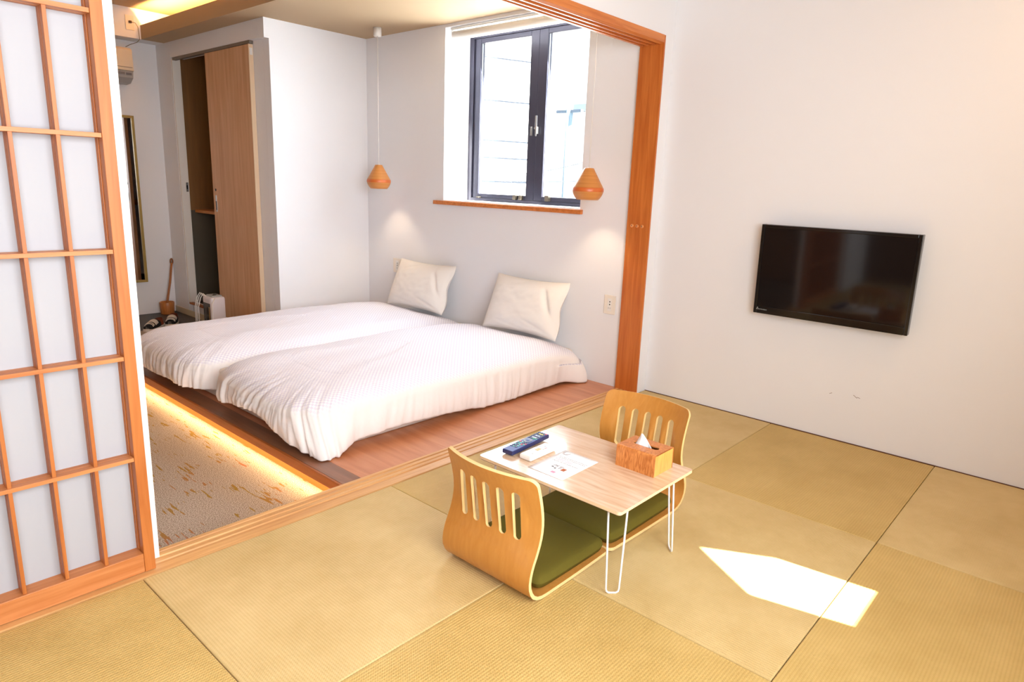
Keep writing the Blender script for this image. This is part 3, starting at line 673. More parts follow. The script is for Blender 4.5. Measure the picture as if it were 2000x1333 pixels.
M = remote_frame((-1.89, -0.68, ZT + 0.0005), radians(1.5))
G().box(-0.075, 0.075, -0.027, 0.027, 0.0, 0.019, bev=0.006, M=M).build('body', WHITE_P, r2)
bb = [(0.0, 0.0, 0.011, 0.007, srgb(214, 176, 110)), (0.03, 0.012, 0.006, 0.003, srgb(196, 190, 196)), (0.03, -0.012, 0.006, 0.003, srgb(214, 170, 170)), (0.045, 0.0, 0.006, 0.003, srgb(190, 196, 206)), (-0.02, 0.012, 0.005, 0.003, srgb(208, 204, 204)), (-0.04, -0.01, 0.006, 0.002, srgb(208, 204, 204)), (0.014, -0.014, 0.004, 0.003, srgb(206, 196, 190)), (0.012, 0.015, 0.004, 0.003, srgb(206, 196, 190))]
for k, (x, y, a, b2, cc) in enumerate(bb):
    G().box(x - a, x + a, y - b2, y + b2, 0.0188, 0.0202, bev=0.0006, M=M).build('button', mat('small_button', cc, 0.5), r2)
# leaflet
lf = thing('leaflet', 'white printed notice sheet lying on the low table', 'paper', (-1.893, -0.8, ZT))
PW = mat('white_paper', srgb(246, 246, 250), 0.55)
px0, px1, py0, py1 = -2.0, -1.785, -0.878, -0.728
def sheet(a, b): return (px0 + (px1 - px0) * a, py0 + (py1 - py0) * b + 0.004 * a, ZT + 0.0007 + 0.0022 * max(0, (0.15 - a)) * (b))
g = G().grid(12, 8, sheet); o = g.build('sheet', PW, lf); md = o.modifiers.new('thick', 'SOLIDIFY'); md.thickness = 0.0003; md.offset = 0
INK = mat('grey_ink', srgb(120, 112, 118), 0.7); PINK = mat('pink_ink', srgb(222, 150, 178), 0.7); BLK = mat('dark_ink', srgb(50, 50, 60), 0.7); BRN = mat('brown_ink', srgb(176, 96, 52), 0.7)
def ink(x0, x1, y0, y1, m, nm='print'):
    B(x0, x1, y0, y1, ZT + 0.0011, ZT + 0.0013).build(nm, m, lf)
def textobj(s, size, loc, rot, m, parent, name='lettering', ext=0.0002):
    c = bpy.data.curves.new('txt', 'FONT'); c.body = s; c.size = size; c.extrude = ext; c.align_x = 'LEFT'
    t = bpy.data.objects.new('txt', c); COL.objects.link(t)
    dg = bpy.context.evaluated_depsgraph_get(); me = bpy.data.meshes.new_from_object(t.evaluated_get(dg)); bpy.data.objects.remove(t)
    me.transform(Matrix.Translation(Vector(loc) - Vector(ORG[parent.name])) @ rot)
    o = bpy.data.objects.new(name, me); COL.objects.link(o); me.materials.clear(); me.materials.append(m); o.parent = parent; return o
# rows of small unreadable text, a ring drawing, two notes, a photo block and a stamp
random.seed(9)
for r_, (x, m_) in enumerate(((-1.842, INK), (-1.852, INK), (-1.864, PINK), (-1.874, PINK), (-1.886, INK), (-1.915, INK))):
    y = -0.745 - 0.005 * (r_ % 2)
    end = -0.86 if r_ in (0, 1) else (-0.82 if r_ < 4 else -0.85)
    if r_ == 5: y, end = -0.785, -0.825
    while y > end:
        L = random.uniform(0.002, 0.006); ink(x - 0.0013, x + 0.0013, y - L, y, m_, 'text_mark'); y -= L + random.uniform(0.0015, 0.004)
g = G().tube([(-1.806 + 0.017 * cos(t_), -0.748 + 0.013 * sin(t_), ZT + 0.0012) for t_ in [0.4 + 4.6 * i / 16 for i in range(17)]], 0.0006, 5); g.build('ring_drawing', INK, lf)
g = G().tube([(-1.806 + 0.013 * cos(t_), -0.748 + 0.009 * sin(t_), ZT + 0.0012) for t_ in [1.4 + 3.2 * i / 12 for i in range(13)]], 0.0005, 5); g.build('ring_drawing', INK, lf)
ink(-1.937, -1.932, -0.79, -0.782, BLK, 'note_mark'); ink(-1.943, -1.938, -0.803, -0.795, BLK, 'note_mark'); ink(-1.938, -1.918, -0.7815, -0.780, BLK, 'note_mark'); ink(-1.938, -1.918, -0.797, -0.7955, BLK, 'note_mark'); ink(-1.920, -1.9175, -0.797, -0.780, BLK, 'note_mark')
ink(-1.936, -1.918, -0.8115, -0.809, BLK, 'note_mark'); ink(-1.932, -1.914, -0.816, -0.8145, BLK, 'note_mark')
ink(-1.942, -1.922, -0.838, -0.822, BRN, 'photo_block'); ink(-1.976, -1.963, -0.822, -0.806, PINK, 'stamp')

# ================================================================== TELEVISION
tv = thing('television', 'black flat television mounted on the right wall', 'television', (-0.06, -1.05, 0.86))
ty0, ty1, tz0, tz1 = -1.4265, -0.6735, 0.622, 1.1
tilt = Matrix.Translation((-0.058, 0, 0.86)) @ Matrix.Rotation(radians(-2.0), 4, 'Y') @ Matrix.Translation((0.058, 0, -0.86))
g = G(); b_ = 0.017; fx0, fx1 = -0.082, -0.045
g.box(fx0, fx1, ty0, ty0 + b_, tz0, tz1, bev=0.003, M=tilt); g.box(fx0, fx1, ty1 - b_, ty1, tz0, tz1, bev=0.003, M=tilt)
g.box(fx0, fx1, ty0 + b_, ty1 - b_, tz1 - b_, tz1, bev=0.003, M=tilt); g.box(fx0, fx1, ty0 + b_, ty1 - b_, tz0, tz0 + 0.04, bev=0.003, M=tilt)
g.box(fx1, -0.03, ty0 + 0.01, ty1 - 0.01, tz0 + 0.01, tz1 - 0.01, bev=0.004, M=tilt)
GLB = mat('gloss_black_bezel', (0.008, 0.007, 0.007, 1), 0.12)
g.build('frame', GLB, tv)
SCR = mat('black_screen', (0.006, 0.005, 0.006, 1), 0.07, spec=0.5)
G().box(fx0 + 0.004, fx0 + 0.02, ty0 + b_, ty1 - b_, tz0 + 0.04, tz1 - b_, M=tilt).build('screen', SCR, tv)
LOGO = mat('pale_logo', srgb(150, 154, 154), 0.5)
R_ = Matrix.Rotation(radians(-90), 4, 'Z') @ Matrix.Rotation(radians(90), 4, 'X')
textobj('MITSUBISHI', 0.0085, (-0.0745 - 0.0015 - 0.0065, ty1 - 0.034, tz0 + 0.021), R_, LOGO, tv, 'lettering', 0.0006)
g = G()
for (y, z) in ((0, 0.0), (-0.004, -0.0065), (0.004, -0.0065)):
    yy, zz = ty1 - 0.026 + y, tz0 + 0.031 + z
    g.prism([(yy, zz + 0.0045), (yy + 0.003, zz), (yy, zz - 0.0045), (yy - 0.003, zz)] , 'x', -0.0833, -0.0822)
g.build('logo', LOGO, tv)
G().box(-0.03, -0.0002, -1.2, -0.9, 0.74, 0.98, bev=0.003).build('wall_mount', DARK, tv)

# ================================================================== OUTLETS
def outlet(cy, z0, z1, hw, lab, both=True):
    t = thing('power_outlet', lab, 'outlet', (WX, cy, (z0 + z1) / 2))
    B(WX - 0.007, WX - 0.0002, cy - hw, cy + hw, z0, z1, bev=0.0025).build('cover_plate', CREAM_P, t)
    B(WX - 0.0085, WX - 0.0068, cy - hw * 0.36, cy + hw * 0.36, z0 + 0.02, z1 - 0.02, bev=0.001).build('socket_insert', WHITE_P, t)
    zc = (z0 + z1) / 2
    G().lathe([(0.0, WX - 0.0092), (0.0042, WX - 0.0092), (0.0042, WX - 0.0084)], (0, cy - 0.002, zc + 0.02), 12, 'x', cap=False).build('switch_dot', HOLE, t)
    G().lathe([(0.0, WX - 0.0092), (0.0042, WX - 0.0092), (0.0042, WX - 0.0084)], (0, cy - 0.002, zc + 0.002), 12, 'x', cap=False).build('switch_dot', HOLE, t)
    for dy in (-0.006, 0.006): B(WX - 0.009, WX - 0.0084, cy + dy - 0.001, cy + dy + 0.001, zc - 0.026, zc - 0.016).build('slot', mat('slot_grey', srgb(120, 110, 104), 0.6), t)
    return t
outlet(0.247, 0.468, 0.59, 0.043, 'cream power outlet on the wall beside the cedar post')
outlet(2.402, 0.49, 0.61, 0.055, 'cream power outlet half hidden behind the far pillow')

# ================================================================== PENDANTS
def shade_mat():
    m = mat('turned_wood_shade', srgb(196, 120, 52), 0.38); p = m.node_tree.nodes['Principled BSDF']
    tc = nd(m, 'ShaderNodeTexCoord'); mp = nd(m, 'ShaderNodeMapping'); mp.inputs['Scale'].default_value = (1.2, 1.2, 150)
    n = nd(m, 'ShaderNodeTexNoise'); n.inputs['Scale'].default_value = 1.0; n.inputs['Detail'].default_value = 2
    r = nd(m, 'ShaderNodeValToRGB'); r.color_ramp.elements[0].position = 0.35; r.color_ramp.elements[1].position = 0.65
    r.color_ramp.elements[0].color = srgb(204, 132, 64); r.color_ramp.elements[1].color = srgb(220, 150, 82)
    lk(m, tc.outputs['Object'], mp.inputs[0]); lk(m, mp.outputs[0], n.inputs['Vector']); lk(m, n.outputs['Fac'], r.inputs[0]); lk(m, r.outputs[0], p.inputs['Base Color'])
    return m
SHADE = shade_mat()
def make_pendant(label):
    t = thing('pendant_lamp', label, 'lamp', (0, 0, 0), 'wooden pendant lamps over the bed heads')
    out = [(0.027, 0.0), (0.0295, -0.003), (0.037, -0.018), (0.0475, -0.036), (0.0575, -0.054), (0.0675, -0.072), (0.0765, -0.088), (0.0845, -0.101), (0.0905, -0.112)]
    band = [(0.0912, -0.1125), (0.0938, -0.119), (0.0948, -0.127), (0.0938, -0.136)]
    low = [(0.093, -0.1365), (0.089, -0.149), (0.083, -0.161), (0.0745, -0.174), (0.064, -0.185), (0.060, -0.185), (0.072, -0.17), (0.085, -0.145), (0.086, -0.12), (0.07, -0.085), (0.026, -0.01)]
    G().lathe([(0.0, 0.0)] + out, seg=48, cap=False).build('shade', SHADE, t)
    G().lathe(band, seg=48, cap=False).build('shade_band', mat('orange_band_wood', srgb(216, 112, 52), 0.35), t)
    G().lathe(low, seg=48, cap=False).build('shade_lower', SHADE, t)
    G().lathe([(0.0, 0.006), (0.008, 0.006), (0.010, 0.0005)], seg=20, cap=False).build('cap', WHITE_P, t)
    G().tube([(0, 0, 0.006), (0, 0, 0.5), (0, 0, 0.945)], 0.0028, 8).build('cord', WHITE_P, t)
    G().lathe([(0.0, 1.0085), (0.030, 1.0085), (0.030, 0.948), (0.027, 0.945), (0.0, 0.945)], seg=28, cap=False).build('ceiling_rose', WHITE_P, t)
    G().lathe([(0.0, -0.045), (0.014, -0.05), (0.017, -0.07), (0.024, -0.09), (0.026, -0.105), (0.018, -0.12), (0.0, -0.126)], seg=20, cap=False).build('bulb', emit('bulb_glass', (1.0, 0.8, 0.58, 1), 10), t)
    return t
PX = -0.30
p1 = make_pendant('wooden teardrop pendant lamp on a cord near the closet wall corner'); p1.location = (PX, 2.372, 1.366)
p2 = copy_tree(p1); p2.location = (PX, 0.322, 1.366); p2['label'] = 'wooden teardrop pendant lamp on a cord at the right edge of the window'
for y in (2.372, 0.322):
    l = bpy.data.lights.new('pendant_light', 'SPOT'); l.energy = 4.5; l.color = (1.0, 0.78, 0.52); l.shadow_soft_size = 0.02; l.spot_size = radians(96); l.spot_blend = 0.7
    o = bpy.data.objects.new('pendant_light', l); COL.objects.link(o); o.location = (PX, y, 1.233)

# ================================================================== BEDS
def mattress(y0, y1, label):
    t = thing('mattress', label, 'mattress', (-1.06, (y0 + y1) / 2, 0.0005), 'low mattresses on the platform')
    def surf(x0, x1, a0, a1, z0, z1, r, nm, m, hem=0.0):
        g = G(); ol = rrect(x0, x1, a0, a1, r, 6)
        rings = [(0.012, z0), (0.0, z0 + 0.012), (0.0, z1 - 0.02), (0.006, z1 - 0.006), (0.02, z1)]
        n = len(ol); cx, cy = (x0 + x1) / 2, (a0 + a1) / 2; vs = []
        for ins, z in rings:
            for k, (x, y) in enumerate(ol):
                dx = (x - cx) / ((x1 - x0) / 2); dy = (y - cy) / ((a1 - a0) / 2)
                w_ = 0.003 * fbm(x * 9, y * 9, z * 8)
                vs.append((x - ins * math.copysign(min(1, abs(dx)), dx) + w_, y - ins * math.copysign(min(1, abs(dy)), dy) + w_, z))
        fs = [(j * n + i, j * n + (i + 1) % n, (j + 1) * n + (i + 1) % n, (j + 1) * n + i) for j in range(len(rings) - 1) for i in range(n)]
        g.add(vs, fs, True); g.f.append(tuple(range(n))[::-1]); g.sm.append(False); g.f.append(tuple((len(rings) - 1) * n + i for i in range(n))); g.sm.append(False)
        return g.build(nm, m, t)
    surf(-2.045, -0.095, y0, y1, 0.001, 0.19, 0.05, 'body', MATT)
    return t
mattress(0.49, 1.478, 'white covered mattress nearer the mats, on the platform')
mattress(1.492, 2.48, 'white covered mattress nearer the closet, on the platform')

def duvet(x0, x1, y0, y1, label, seed, near_hang=True):
    """puffed cover: a domed crown that rolls over the mattress edges into a gathered skirt"""
    cx, cy = (x0 + x1) / 2, (y0 + y1) / 2; hx, hy = (x1 - x0) / 2, (y1 - y0) / 2
    NU, NV = 300, 200
    N = lambda a, b, c=0.0: noise.noise(Vector((a, b, c + seed)))
    def st(t): t = max(0.0, min(1.0, t)); return t * t * (3 - 2 * t)
    def pt(u, v):
        a, b = 2 * u - 1, 2 * v - 1
        pn = 5.5 + 9.0 * st(a * 1.5)
        q = (abs(a) ** pn + abs(b) ** pn) ** (1 / pn); m = max(abs(a), abs(b))
        if m < 1e-6: a = 1e-6; q = m = 1e-6
        ua, ub = a / q, b / q
        px_, py_ = cx + ua * hx, cy + ub * hy
        head = st((ua - 0.75) / 0.25); foot = st((-ua - 0.8) / 0.2); near = st((-ub - 0.8) / 0.2); far = st((ub - 0.8) / 0.2)
        inner = far if near_hang else near                       # the side that meets the other duvet
        per = px_ - py_                                          # runs along the rim at near and foot sides
        # hem height
        hem = 0.05 + 0.022 * N(px_ * 3.3, py_ * 3.3)
        fy = (py_ - y0) / (y1 - y0)
        if near_hang:
            hem += foot * (0.085 * sin(pi * st((fy - 0.05) / 0.95)) - 0.01)
            hem += near * (1 - foot) * (0.018 * sin((px_ - x0) * 3.2) - 0.02)
            hem *= 1 - 0.9 * foot * near
        else:
            hem += foot * (0.035 + 0.03 * N(py_ * 4, 2.0))
        hem = max(hem, 0.012)
        SH = 0.26 + 0.06 * foot                                  # width of the rolled shoulder
        e0 = 1 - SH / min(hx, hy)
        zc = 0.292 - 0.005 * foot
        zs = 0.175
        if m < 0.62:
            r = m / 0.62 * e0; z = zc + 0.016 * (1 - (m / 0.62) ** 2)
        elif m < 0.86:
            t = (m - 0.62) / 0.24; an = t * pi / 2
            r = e0 + (1 - e0) * sin(an); z = zs + (zc - zs) * cos(an) ** 0.9
        else:
            t = (m - 0.86) / 0.14
            if t < 0.82: tt = t / 0.82; r = 1.0 + 0.012 * sin(tt * pi); z = zs + (hem - zs) * tt
            else: tt = (t - 0.82) / 0.18; r = 1.0 - 0.06 * tt; z = hem - 0.006 * sin(tt * pi) + 0.01 * tt
        insx = (1 - r) * min(hx, hy); wq = st((m - 0.3) / 0.3)
        X = cx + ua * (hx * r * (1 - wq) + (hx - insx) * wq); Y = cy + ub * (hy * r * (1 - wq) + (hy - insx) * wq)
        # against its neighbour the side stays plump and pushed together
        # gathers: irregular pinched folds that fan up from the hem
        sk = st((m - 0.60) / 0.36)
        w1 = N(per * 2.2, m * 1.5, 11) * 2.0
        f = 0.0
        for fr, am, sp in ((9.0, 0.55, 0.35), (19.0, 0.5, 0.9), (37.0, 0.28, 1.6)):
            nv = N(per * fr + w1 + (m - 0.8) * 3.0 * sp, (m - 0.8) * 2.2, fr)
            f += am * (1 - 2.2 * abs(nv))                        # ridged
        amp = sk * (0.014 + 0.020 * foot) * (0.45 + 0.9 * abs(N(per * 1.7, 3.0, 20))) * (1 - 0.6 * inner)
        d = amp * (f - 0.6)
        nx, ny = ua * abs(ua) ** 4, ub * abs(ub) ** 4; L = sqrt(nx * nx + ny * ny) or 1
        upw = cos(st((m - 0.62) / 0.24) * pi / 2)
        X += nx / L * d * (1 - 0.7 * upw); Y += ny / L * d * (1 - 0.7 * upw); z += d * upw * 0.8
        cr = 1 - 0.8 * st((m - 0.7) / 0.2)
        z += (0.013 * N(X * 1.5, Y * 2.1) + 0.006 * N(X * 4.2 + Y * 1.5, Y * 6.0 - X, 5)) * cr
        rd = 1 - abs(N(X * 3.0 + Y * 1.2, Y * 5.0 - X * 1.4, 9)) * 6.0
        z += 0.0018 * max(0.0, rd) * cr
        if X > -0.6: z -= 0.045 * st((X + 0.6) / 0.5) * (1 if z > 0.16 else 0.3)
        if near_hang:
            dx, dy = X - x0, Y - y0; c_ = st(1 - sqrt(dx * dx + dy * dy) / 0.30) * st((m - 0.80) / 0.18)
            Y -= 0.15 * c_; X += 0.0 * c_; z -= 0.07 * c_
            dx, dy = X - x1, Y - y0; c_ = st(1 - sqrt(dx * dx + dy * dy) / 0.24) * st((m - 0.8) / 0.18)
            Y -= 0.10 * c_; z -= 0.03 * c_
        z = max(z, 0.004 + 0.004 * abs(N(X * 40, Y * 40)))
        X = min(X, -0.094 - 0.004 * abs(N(Y * 20, z * 20)))
        return (X, Y, z)
    g = G().grid(NU, NV, pt)
    o = g.build('duvet', DUVET)
    tag(o, label, 'duvet', 'white duvets on the low beds')
    return o
duvet(-2.165, -0.10, 0.41, 1.495, 'white checked duvet on the bed nearer the mats', 1.3, True)
duvet(-2.215, -0.10, 1.49, 2.57, 'white checked duvet on the bed nearer the closet', 8.1, False)

def pillow(cy, w2, hgt, rot, label, seed, zb):
    t = thing('pillow', label, 'pillow', (-0.3, cy, zb), 'white pillows against the window wall')
    lean = radians(70)
    Mx = Matrix.Translation((-0.29, cy, zb)) @ Matrix.Rotation(rot, 4, 'Z')
    def surf(u, v, s):
        a, b = 2 * u - 1, 2 * v - 1
        ea = 1 - abs(a) ** (2.6 if a > 0 else 4.5 - 1.5 * b); eb = 1 - abs(b) ** (2.6 if b > 0 else 3.6)
        th = 0.085 * (max(ea, 0) ** 0.62) * (max(eb, 0) ** 0.62)
        th += 0.006 * (noise.noise(Vector((a * 3, b * 3, seed))) + 0.6 * noise.noise(Vector((a * 7, b * 6, seed)))) * (1 - abs(a) ** 4) * (1 - abs(b) ** 4)
        pin = 1 - 0.085 * (1 - a * a) * abs(b) ** 3; pin2 = 1 - (0.07 if a > 0 else 0.0) * (1 - b * b) * abs(a) ** 3
        y = a * w2 * pin2 * (1 + (0.02 * b if a > 0 else (-0.01 * b if b > 0 else -0.10 * b))); h = (b * 0.5 + 0.5)
        hh = hgt * (0.5 + 0.5 * b * pin)
        # in the pillow's own frame: Y across, H up the slope, T thickness
        crease = 0.0
        for (ca, cb, an, L_, am) in ((-0.72, 0.15, 1.25, 0.9, 0.03), (-0.55, -0.7, 0.5, 0.5, 0.02), (0.1, -0.8, 0.25, 0.7, 0.012), (0.15, 0.75, -0.5, 0.45, 0.012)):
            da, db = a - ca, b - cb; l_ = da * cos(an) + db * sin(an); p_ = -da * sin(an) + db * cos(an)
            crease += am * math.exp(-(p_ / 0.05) ** 2) * math.exp(-(l_ / L_ * 2) ** 2) * (1 - max(abs(a), abs(b)) ** 6)
        T = s * (th - (crease if s > 0 else 0)) + (0.012 * sin(b * 5 + 1) * (max(0, -a - 0.7) / 0.3))
        bend = 0.04 * (b * 0.5 + 0.5) ** 2
        x = hh * cos(lean) + bend - T * sin(lean); z = hh * sin(lean) + T * cos(lean)
        return Mx @ Vector((x, y, z + 0.03))
    g = G(); g.grid(56, 44, lambda a, b: surf(a, b, 1)); g.grid(56, 44, lambda a, b: surf(a, b, -1), flip=True)
    xm = max(p[0] for p in g.v); zm = min(p[2] for p in g.v); sx = min(0, -0.0935 - xm)
    g.v = [(p[0] + sx, p[1], p[2]) for p in g.v]
    g.build('pillowcase', LINEN, t)
    return t
pillow(0.862, 0.315, 0.39, radians(2), 'white pillow propped on the nearer bed against the wall', 2.0, 0.235)
pillow(1.965, 0.315, 0.385, radians(2), 'white pillow propped on the far bed in front of the outlet', 5.0, 0.235)

# ================================================================== FAR END: air conditioner, outlet, mirror, holder, sneakers, humidifier
ac = thing('air_conditioner', 'white wall air conditioner partly hidden by the lattice screen', 'air conditioner', (-1.65, 4.7, 2.0))
g = G(); g.prism([(4.789, 2.02), (4.789, 2.29), (4.62, 2.29), (4.585, 2.27), (4.575, 2.10)], 'x', -2.05, -1.27); g.build('body', mat('cream_ac_plastic', srgb(226, 212, 190), 0.4), ac)
g = G(); g.prism([(4.788, 2.019), (4.577, 2.094), (4.59, 2.04), (4.66, 2.0), (4.76, 1.995)], 'x', -2.045, -1.275); lv = g.build('louvre', mat('grey_louvre', srgb(176, 170, 166), 0.4), ac)
B(-1.40, -1.345, 4.5735, 4.5755, 2.062, 2.082).build('display_dot', mat('grey_dot', srgb(120, 116, 120), 0.5), lv); B(-1.335, -1.29, 4.5735, 4.5755, 2.06, 2.08).build('display_dot', mat('grey_dot2', srgb(110, 106, 112), 0.5), lv)
B(-2.04, -1.28, 4.5728, 4.5755, 2.123, 2.127).build('seam', mat('seam_grey', srgb(120, 108, 94), 0.6), ac)
ot = thing('power_outlet', 'amber lit power outlet on the bulkhead above the air conditioner', 'outlet', (-1.262, 4.6, 2.497))
B(-1.297, -1.228, 4.593, 4.6005, 2.437, 2.556, bev=0.002).build('cover_plate', CREAM_P, ot)
B(-1.272, -1.250, 4.578, 4.5928, 2.492, 2.512, bev=0.003).build('plug', mat('brown_plug', srgb(90, 58, 34), 0.5), ot)
g = G().tube([(-1.252, 4.58, 2.5), (-1.225, 4.575, 2.498), (-1.205, 4.58, 2.47), (-1.197, 4.59, 2.42), (-1.193, 4.595, 2.372), (-1.2, 4.64, 2.352), (-1.235, 4.70, 2.335), (-1.262, 4.74, 2.315)], 0.0025, 6)
o = g.build('extension_cord', mat('grey_cord', srgb(150, 130, 104), 0.5)); tag(o, 'thin cord running from the bulkhead outlet down to the air conditioner', 'cord')
mr_ = thing('wall_mirror', 'tall narrow mirror in a dull gold frame on the far wall', 'mirror', (-1.45, 4.78, 0.21))
m0, m1, n0, n1 = -1.66, -1.238, 0.212, 1.735
g = G(); g.box(m0, m0 + 0.022, 4.765, 4.789, n0, n1, bev=0.002); g.box(m1 - 0.022, m1, 4.765, 4.789, n0, n1, bev=0.002); g.box(m0 + 0.022, m1 - 0.022, 4.765, 4.789, n0, n0 + 0.022, bev=0.002); g.box(m0 + 0.022, m1 - 0.022, 4.765, 4.789, n1 - 0.022, n1, bev=0.002)
g.build('frame', GOLD, mr_)
B(m0 + 0.022, m1 - 0.022, 4.777, 4.784, n0 + 0.022, n1 - 0.022).build('glass', MIRROR, mr_)
# wooden holder with shoehorn
hp = thing('shoehorn_holder', 'small orange wooden pot on the entrance floor corner', 'holder', (-1.112, 4.69, -0.1025))
HW = wood('orange_turned_wood', srgb(176, 104, 48), srgb(206, 132, 70), 'z', 0.4, scale=10)
G().lathe([(0.0, -0.1022), (0.057, -0.1022), (0.060, -0.095), (0.066, 0.012), (0.064, 0.016), (0.058, 0.012), (0.046, -0.085), (0.0, -0.088)], (-1.112, 4.69, 0), 28, cap=False).build('pot', HW, hp)
hn = thing('shoehorn', 'long wooden shoehorn standing in the orange pot', 'shoehorn', (-1.112, 4.69, -0.08))
g = G().tube([(-1.125, 4.68, -0.07), (-1.10, 4.69, 0.05), (-1.06, 4.71, 0.2), (-1.032, 4.73, 0.33), (-1.02, 4.738, 0.385)], 0.011, 8); g.build('handle', mat('shoehorn_wood', srgb(166, 98, 48), 0.4), hn)
g = G().tube([(-1.02 + 0.012 * cos(t_) * 0.9, 4.738, 0.40 + 0.026 * sin(t_)) for t_ in [2 * pi * i / 14 for i in range(14)]], 0.007, 7, closed=True); g.build('loop', mat('shoehorn_loop', srgb(140, 84, 44), 0.5), hn)
# sneakers
SN_B = mat('black_canvas', srgb(24, 20, 22), 0.8); SN_W = mat('white_rubber', srgb(232, 222, 210), 0.6); SN_I = mat('brown_insole', srgb(120, 56, 28), 0.7)
def make_shoe(label):
    t = thing('sneaker', label, 'shoe', (0, 0, 0), 'pair of sneakers at the entrance')
    def prof(y):                                  # half width along the shoe, toe at -y (toward the bed)
        k = (y + 0.13) / 0.26; return 0.028 + 0.020 * sin(min(1, max(0, k)) * pi) ** 0.6 + 0.004 * cos(k * 4)
    L = 22
    g = G(); ol = [(prof(-0.13 + 0.26 * i / L) if 0 < i < L else 0.014, -0.13 + 0.26 * i / L) for i in range(L + 1)]; ol = ol + [(-x, y) for x, y in ol[::-1]]
    G().prism([(x * 1.04, y) for x, y in ol], 'z', 0.0, 0.022).build('sole', SN_W, t)
    def up(u, v, k=1.0):
        y = -0.128 + 0.256 * u; a = pi * v
        w_ = (prof(y) if 0.02 < u < 0.98 else 0.016) * 0.98 * k
        top_ = 0.026 + 0.024 * min(1, max(0, (u - 0.1) / 0.35)) + 0.006 * max(0, u - 0.7) / 0.3
        return (w_ * cos(a), y, 0.022 + top_ * k * sin(a) ** 0.6)
    G().grid(16, 16, lambda u, v: up(u * 0.62, v)).build('upper', SN_B, t)
    def heel(u, v):                               # open collar: the wall follows the rim and leaves the foot opening free
        a = -0.15 * pi + 1.3 * pi * u; r = 1.0 - 0.16 * v
        return (0.040 * r * cos(a), 0.066 + 0.062 * r * sin(a), 0.022 + (0.040 + 0.012 * max(0, sin(a))) * v)
    G().grid(24, 6, heel).build('heel_counter', SN_I, t)
    g = G(); n = 18; g.add([(0.035 * cos(2 * pi * i / n), 0.06 + 0.055 * sin(2 * pi * i / n), 0.026) for i in range(n)], [tuple(range(n))]); g.build('insole', SN_I, t)
    g = G().grid(6, 10, lambda u, v: (0.043 * cos(pi * v), -0.055 + 0.055 * u - 0.012 * abs(cos(pi * v)), 0.024 + (0.046 + 0.012 * u) * sin(pi * v) ** 0.6)); g.build('tongue', SN_W, t)
    for yy in (-0.075, -0.092):
        g = G().tube([(0.036 * cos(pi * i / 10), yy - 0.006 * abs(cos(pi * i / 10)), 0.027 + (0.034 if yy < -0.08 else 0.04) * sin(pi * i / 10) ** 0.6) for i in range(11)], 0.0038, 6); g.build('strap', SN_W, t)
    return t
s1 = make_shoe('black and white sneaker nearer the white sliding panel'); s1.location = (-1.46, 4.08, -0.10); s1.rotation_euler = (0, 0, radians(-44)); s1.scale = (1.05, 1.05, 1.05)
s2 = copy_tree(s1); s2.location = (-1.265, 4.19, -0.10); s2['label'] = 'black and white sneaker partly behind the far duvet'; s2.rotation_euler = (0, 0, radians(-30))
# humidifier
hu = thing('humidifier', 'white box-shaped humidifier with a dark water window by the closet door', 'humidifier', (-1.16, 3.44, -0.0998))
hx0, hx1, hy0, hy1, hz = -1.255, -1.13, 3.385, 3.55, 0.25
B(hx0, hx1, hy0, hy1, -0.0995, hz, bev=0.018).build('body', mat('white_appliance', srgb(228, 220, 222), 0.35), hu)
B(hx0 - 0.001, hx0 + 0.02, hy0 + 0.016, hy1 - 0.012, -0.08, hz - 0.05, bev=0.006).build('water_window', mat('dark_tank', srgb(54, 44, 36), 0.12), hu)
B(hx0 - 0.0015, hx0 + 0.01, hy0 + 0.024, hy0 + 0.05, 0.0, 0.17, bev=0.003).build('reflection_strip', mat('amber_reflection', srgb(150, 110, 52), 0.3), hu)  # painted reflection: amber strip laid over the water window
B(hx0 + 0.02, hx1 - 0.02, hy0 + 0.02, hy1 - 0.03, hz, hz + 0.012, bev=0.005).build('lid', mat('grey_lid', srgb(170, 172, 168), 0.3), hu)
for (x, y) in ((hx0 + 0.05, hy0 + 0.045), (hx0 + 0.08, hy0 + 0.095)): G().lathe([(0.0, hz + 0.018), (0.013, hz + 0.018), (0.016, hz + 0.012)], (x, y, 0), 14, cap=False).build('knob', mat('dark_knob', srgb(60, 62, 62), 0.4), hu)
for k, dy in enumerate((0.03, 0.0, -0.035)):
    g = G().tube([(hx0 + 0.02, hy1 - 0.02 + dy, hz - 0.01), (hx0 - 0.004, hy1 + 0.0 + dy, hz + 0.02), (hx0 - 0.02, hy1 + 0.02 + dy, hz - 0.02), (hx0 - 0.03, hy1 + 0.045 + dy, hz - 0.1), (hx0 - 0.03, hy1 + 0.05 + dy, -0.096)], 0.0045, 6); g.build('cord', WHITE_P, hu)
g = G().tube([(hx0 + 0.03, hy0 - 0.004, hz - 0.01), (hx0 + 0.0, hy0 - 0.025, hz - 0.05), (hx0 - 0.01, hy0 - 0.035, hz - 0.15), (hx0 - 0.01, hy0 - 0.035, -0.096)], 0.0045, 6); g.build('cord', WHITE_P, hu)

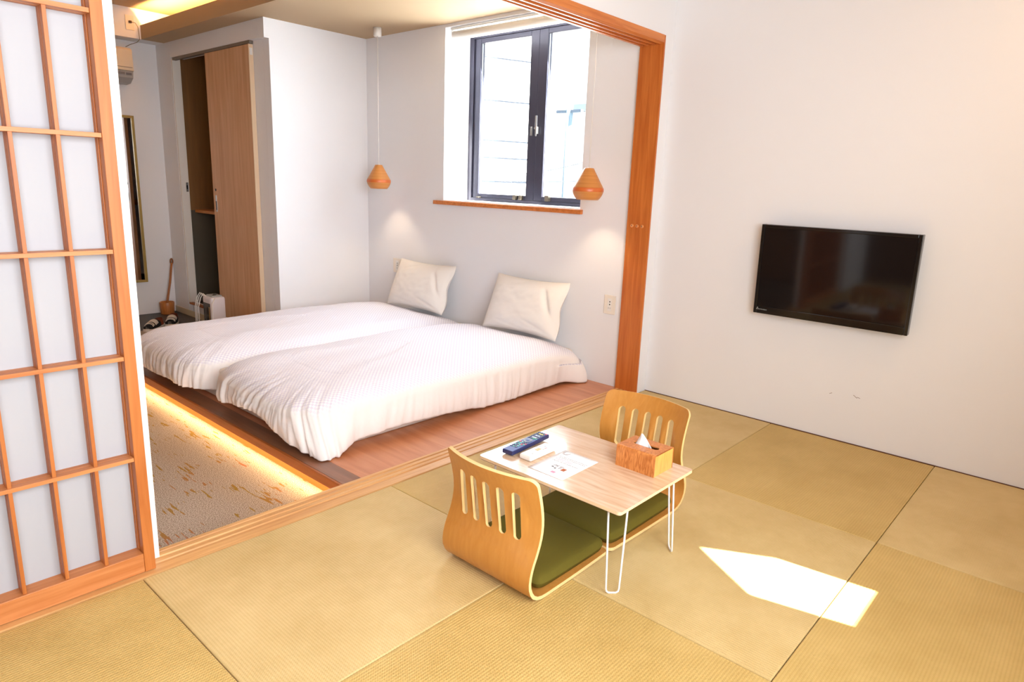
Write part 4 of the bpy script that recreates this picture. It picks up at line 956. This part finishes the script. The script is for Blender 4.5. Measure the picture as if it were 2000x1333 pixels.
# ================================================================== OUTSIDE THE WINDOW
SID = mat('white_siding', srgb(250, 250, 250), 0.7); SIDJ = mat('grey_siding_joint', srgb(70, 78, 92), 0.8)
hs = thing('house', 'pale sided house beyond the left pane of the bedroom window', 'building', (6.5, 8.4, -3))
M = Matrix.Translation((7.2, 7.12, 0)) @ Matrix.Rotation(atan2(1.13, -2.84), 4, 'Z')       # local x runs along the facade, local -y is its depth
hts = [-3.0, -0.4, 0.45, 1.28, 1.74, 2.07, 2.82, 3.60, 4.9]
for i in range(len(hts) - 1):
    B(0, 5.2, -0.03, 0.0, hts[i] + 0.017, hts[i + 1] - 0.017, M=M).build('siding_board', SID, hs)
B(0.02, 5.18, -2.6, -0.031, -3.0, 4.88, M=M).build('wall', SIDJ, hs)
h2 = thing('house', 'low white house right of the utility pole outside', 'building', (11.5, 6.8, -3))
B(10.0, 13.0, 5.0, 8.4, -3, 3.0).build('wall', SID, h2)
G().prism([(4.8, 3.01), (8.5, 3.01), (8.5, 3.16), (4.8, 3.2)], 'x', 9.9, 13.1).build('roof', mat('pale_roof', srgb(160, 172, 184), 0.7), h2)
B(9.97, 9.995, 6.4, 7.6, 1.35, 1.95).build('window', mat('blue_grey_window', srgb(110, 130, 150), 0.3), h2)
up = thing('utility_pole', 'pale blue-grey utility pole seen through the right pane', 'pole', (9.0, 7.7, -3))
G().lathe([(0.11, -3.0), (0.075, 3.15)], (9.0, 7.7, 0), 16).build('shaft', mat('pale_blue_grey_concrete', srgb(140, 160, 176), 0.8), up)
G().box(8.95, 9.05, 7.35, 8.05, 2.86, 2.92).build('crossarm', mat('grey_arm', srgb(110, 124, 140), 0.6), up)
for k, (pa, pb, lab) in enumerate((((5.0, 7.0, 1.34), (5.0, 3.2, 1.42), 'level overhead wire low in both window panes'), ((5.2, 6.4, 1.38), (5.2, 3.9, 1.75), 'slanting overhead wire crossing behind the window mullion'))):
    g = G().tube([Vector(pa).lerp(Vector(pb), i / 12) - Vector((0, 0, 0.08 * sin(pi * i / 12))) for i in range(13)], 0.007, 6)
    o = g.build('overhead_wire', mat('grey_wire', srgb(90, 96, 104), 0.7)); tag(o, lab, 'wire')
gr = B(0.6, 40, -30, 30, -3.2, -3.0).build('ground', mat('pale_ground', srgb(190, 188, 184), 0.9)); struct(gr, 'pale ground outside far below the window', 'ground')
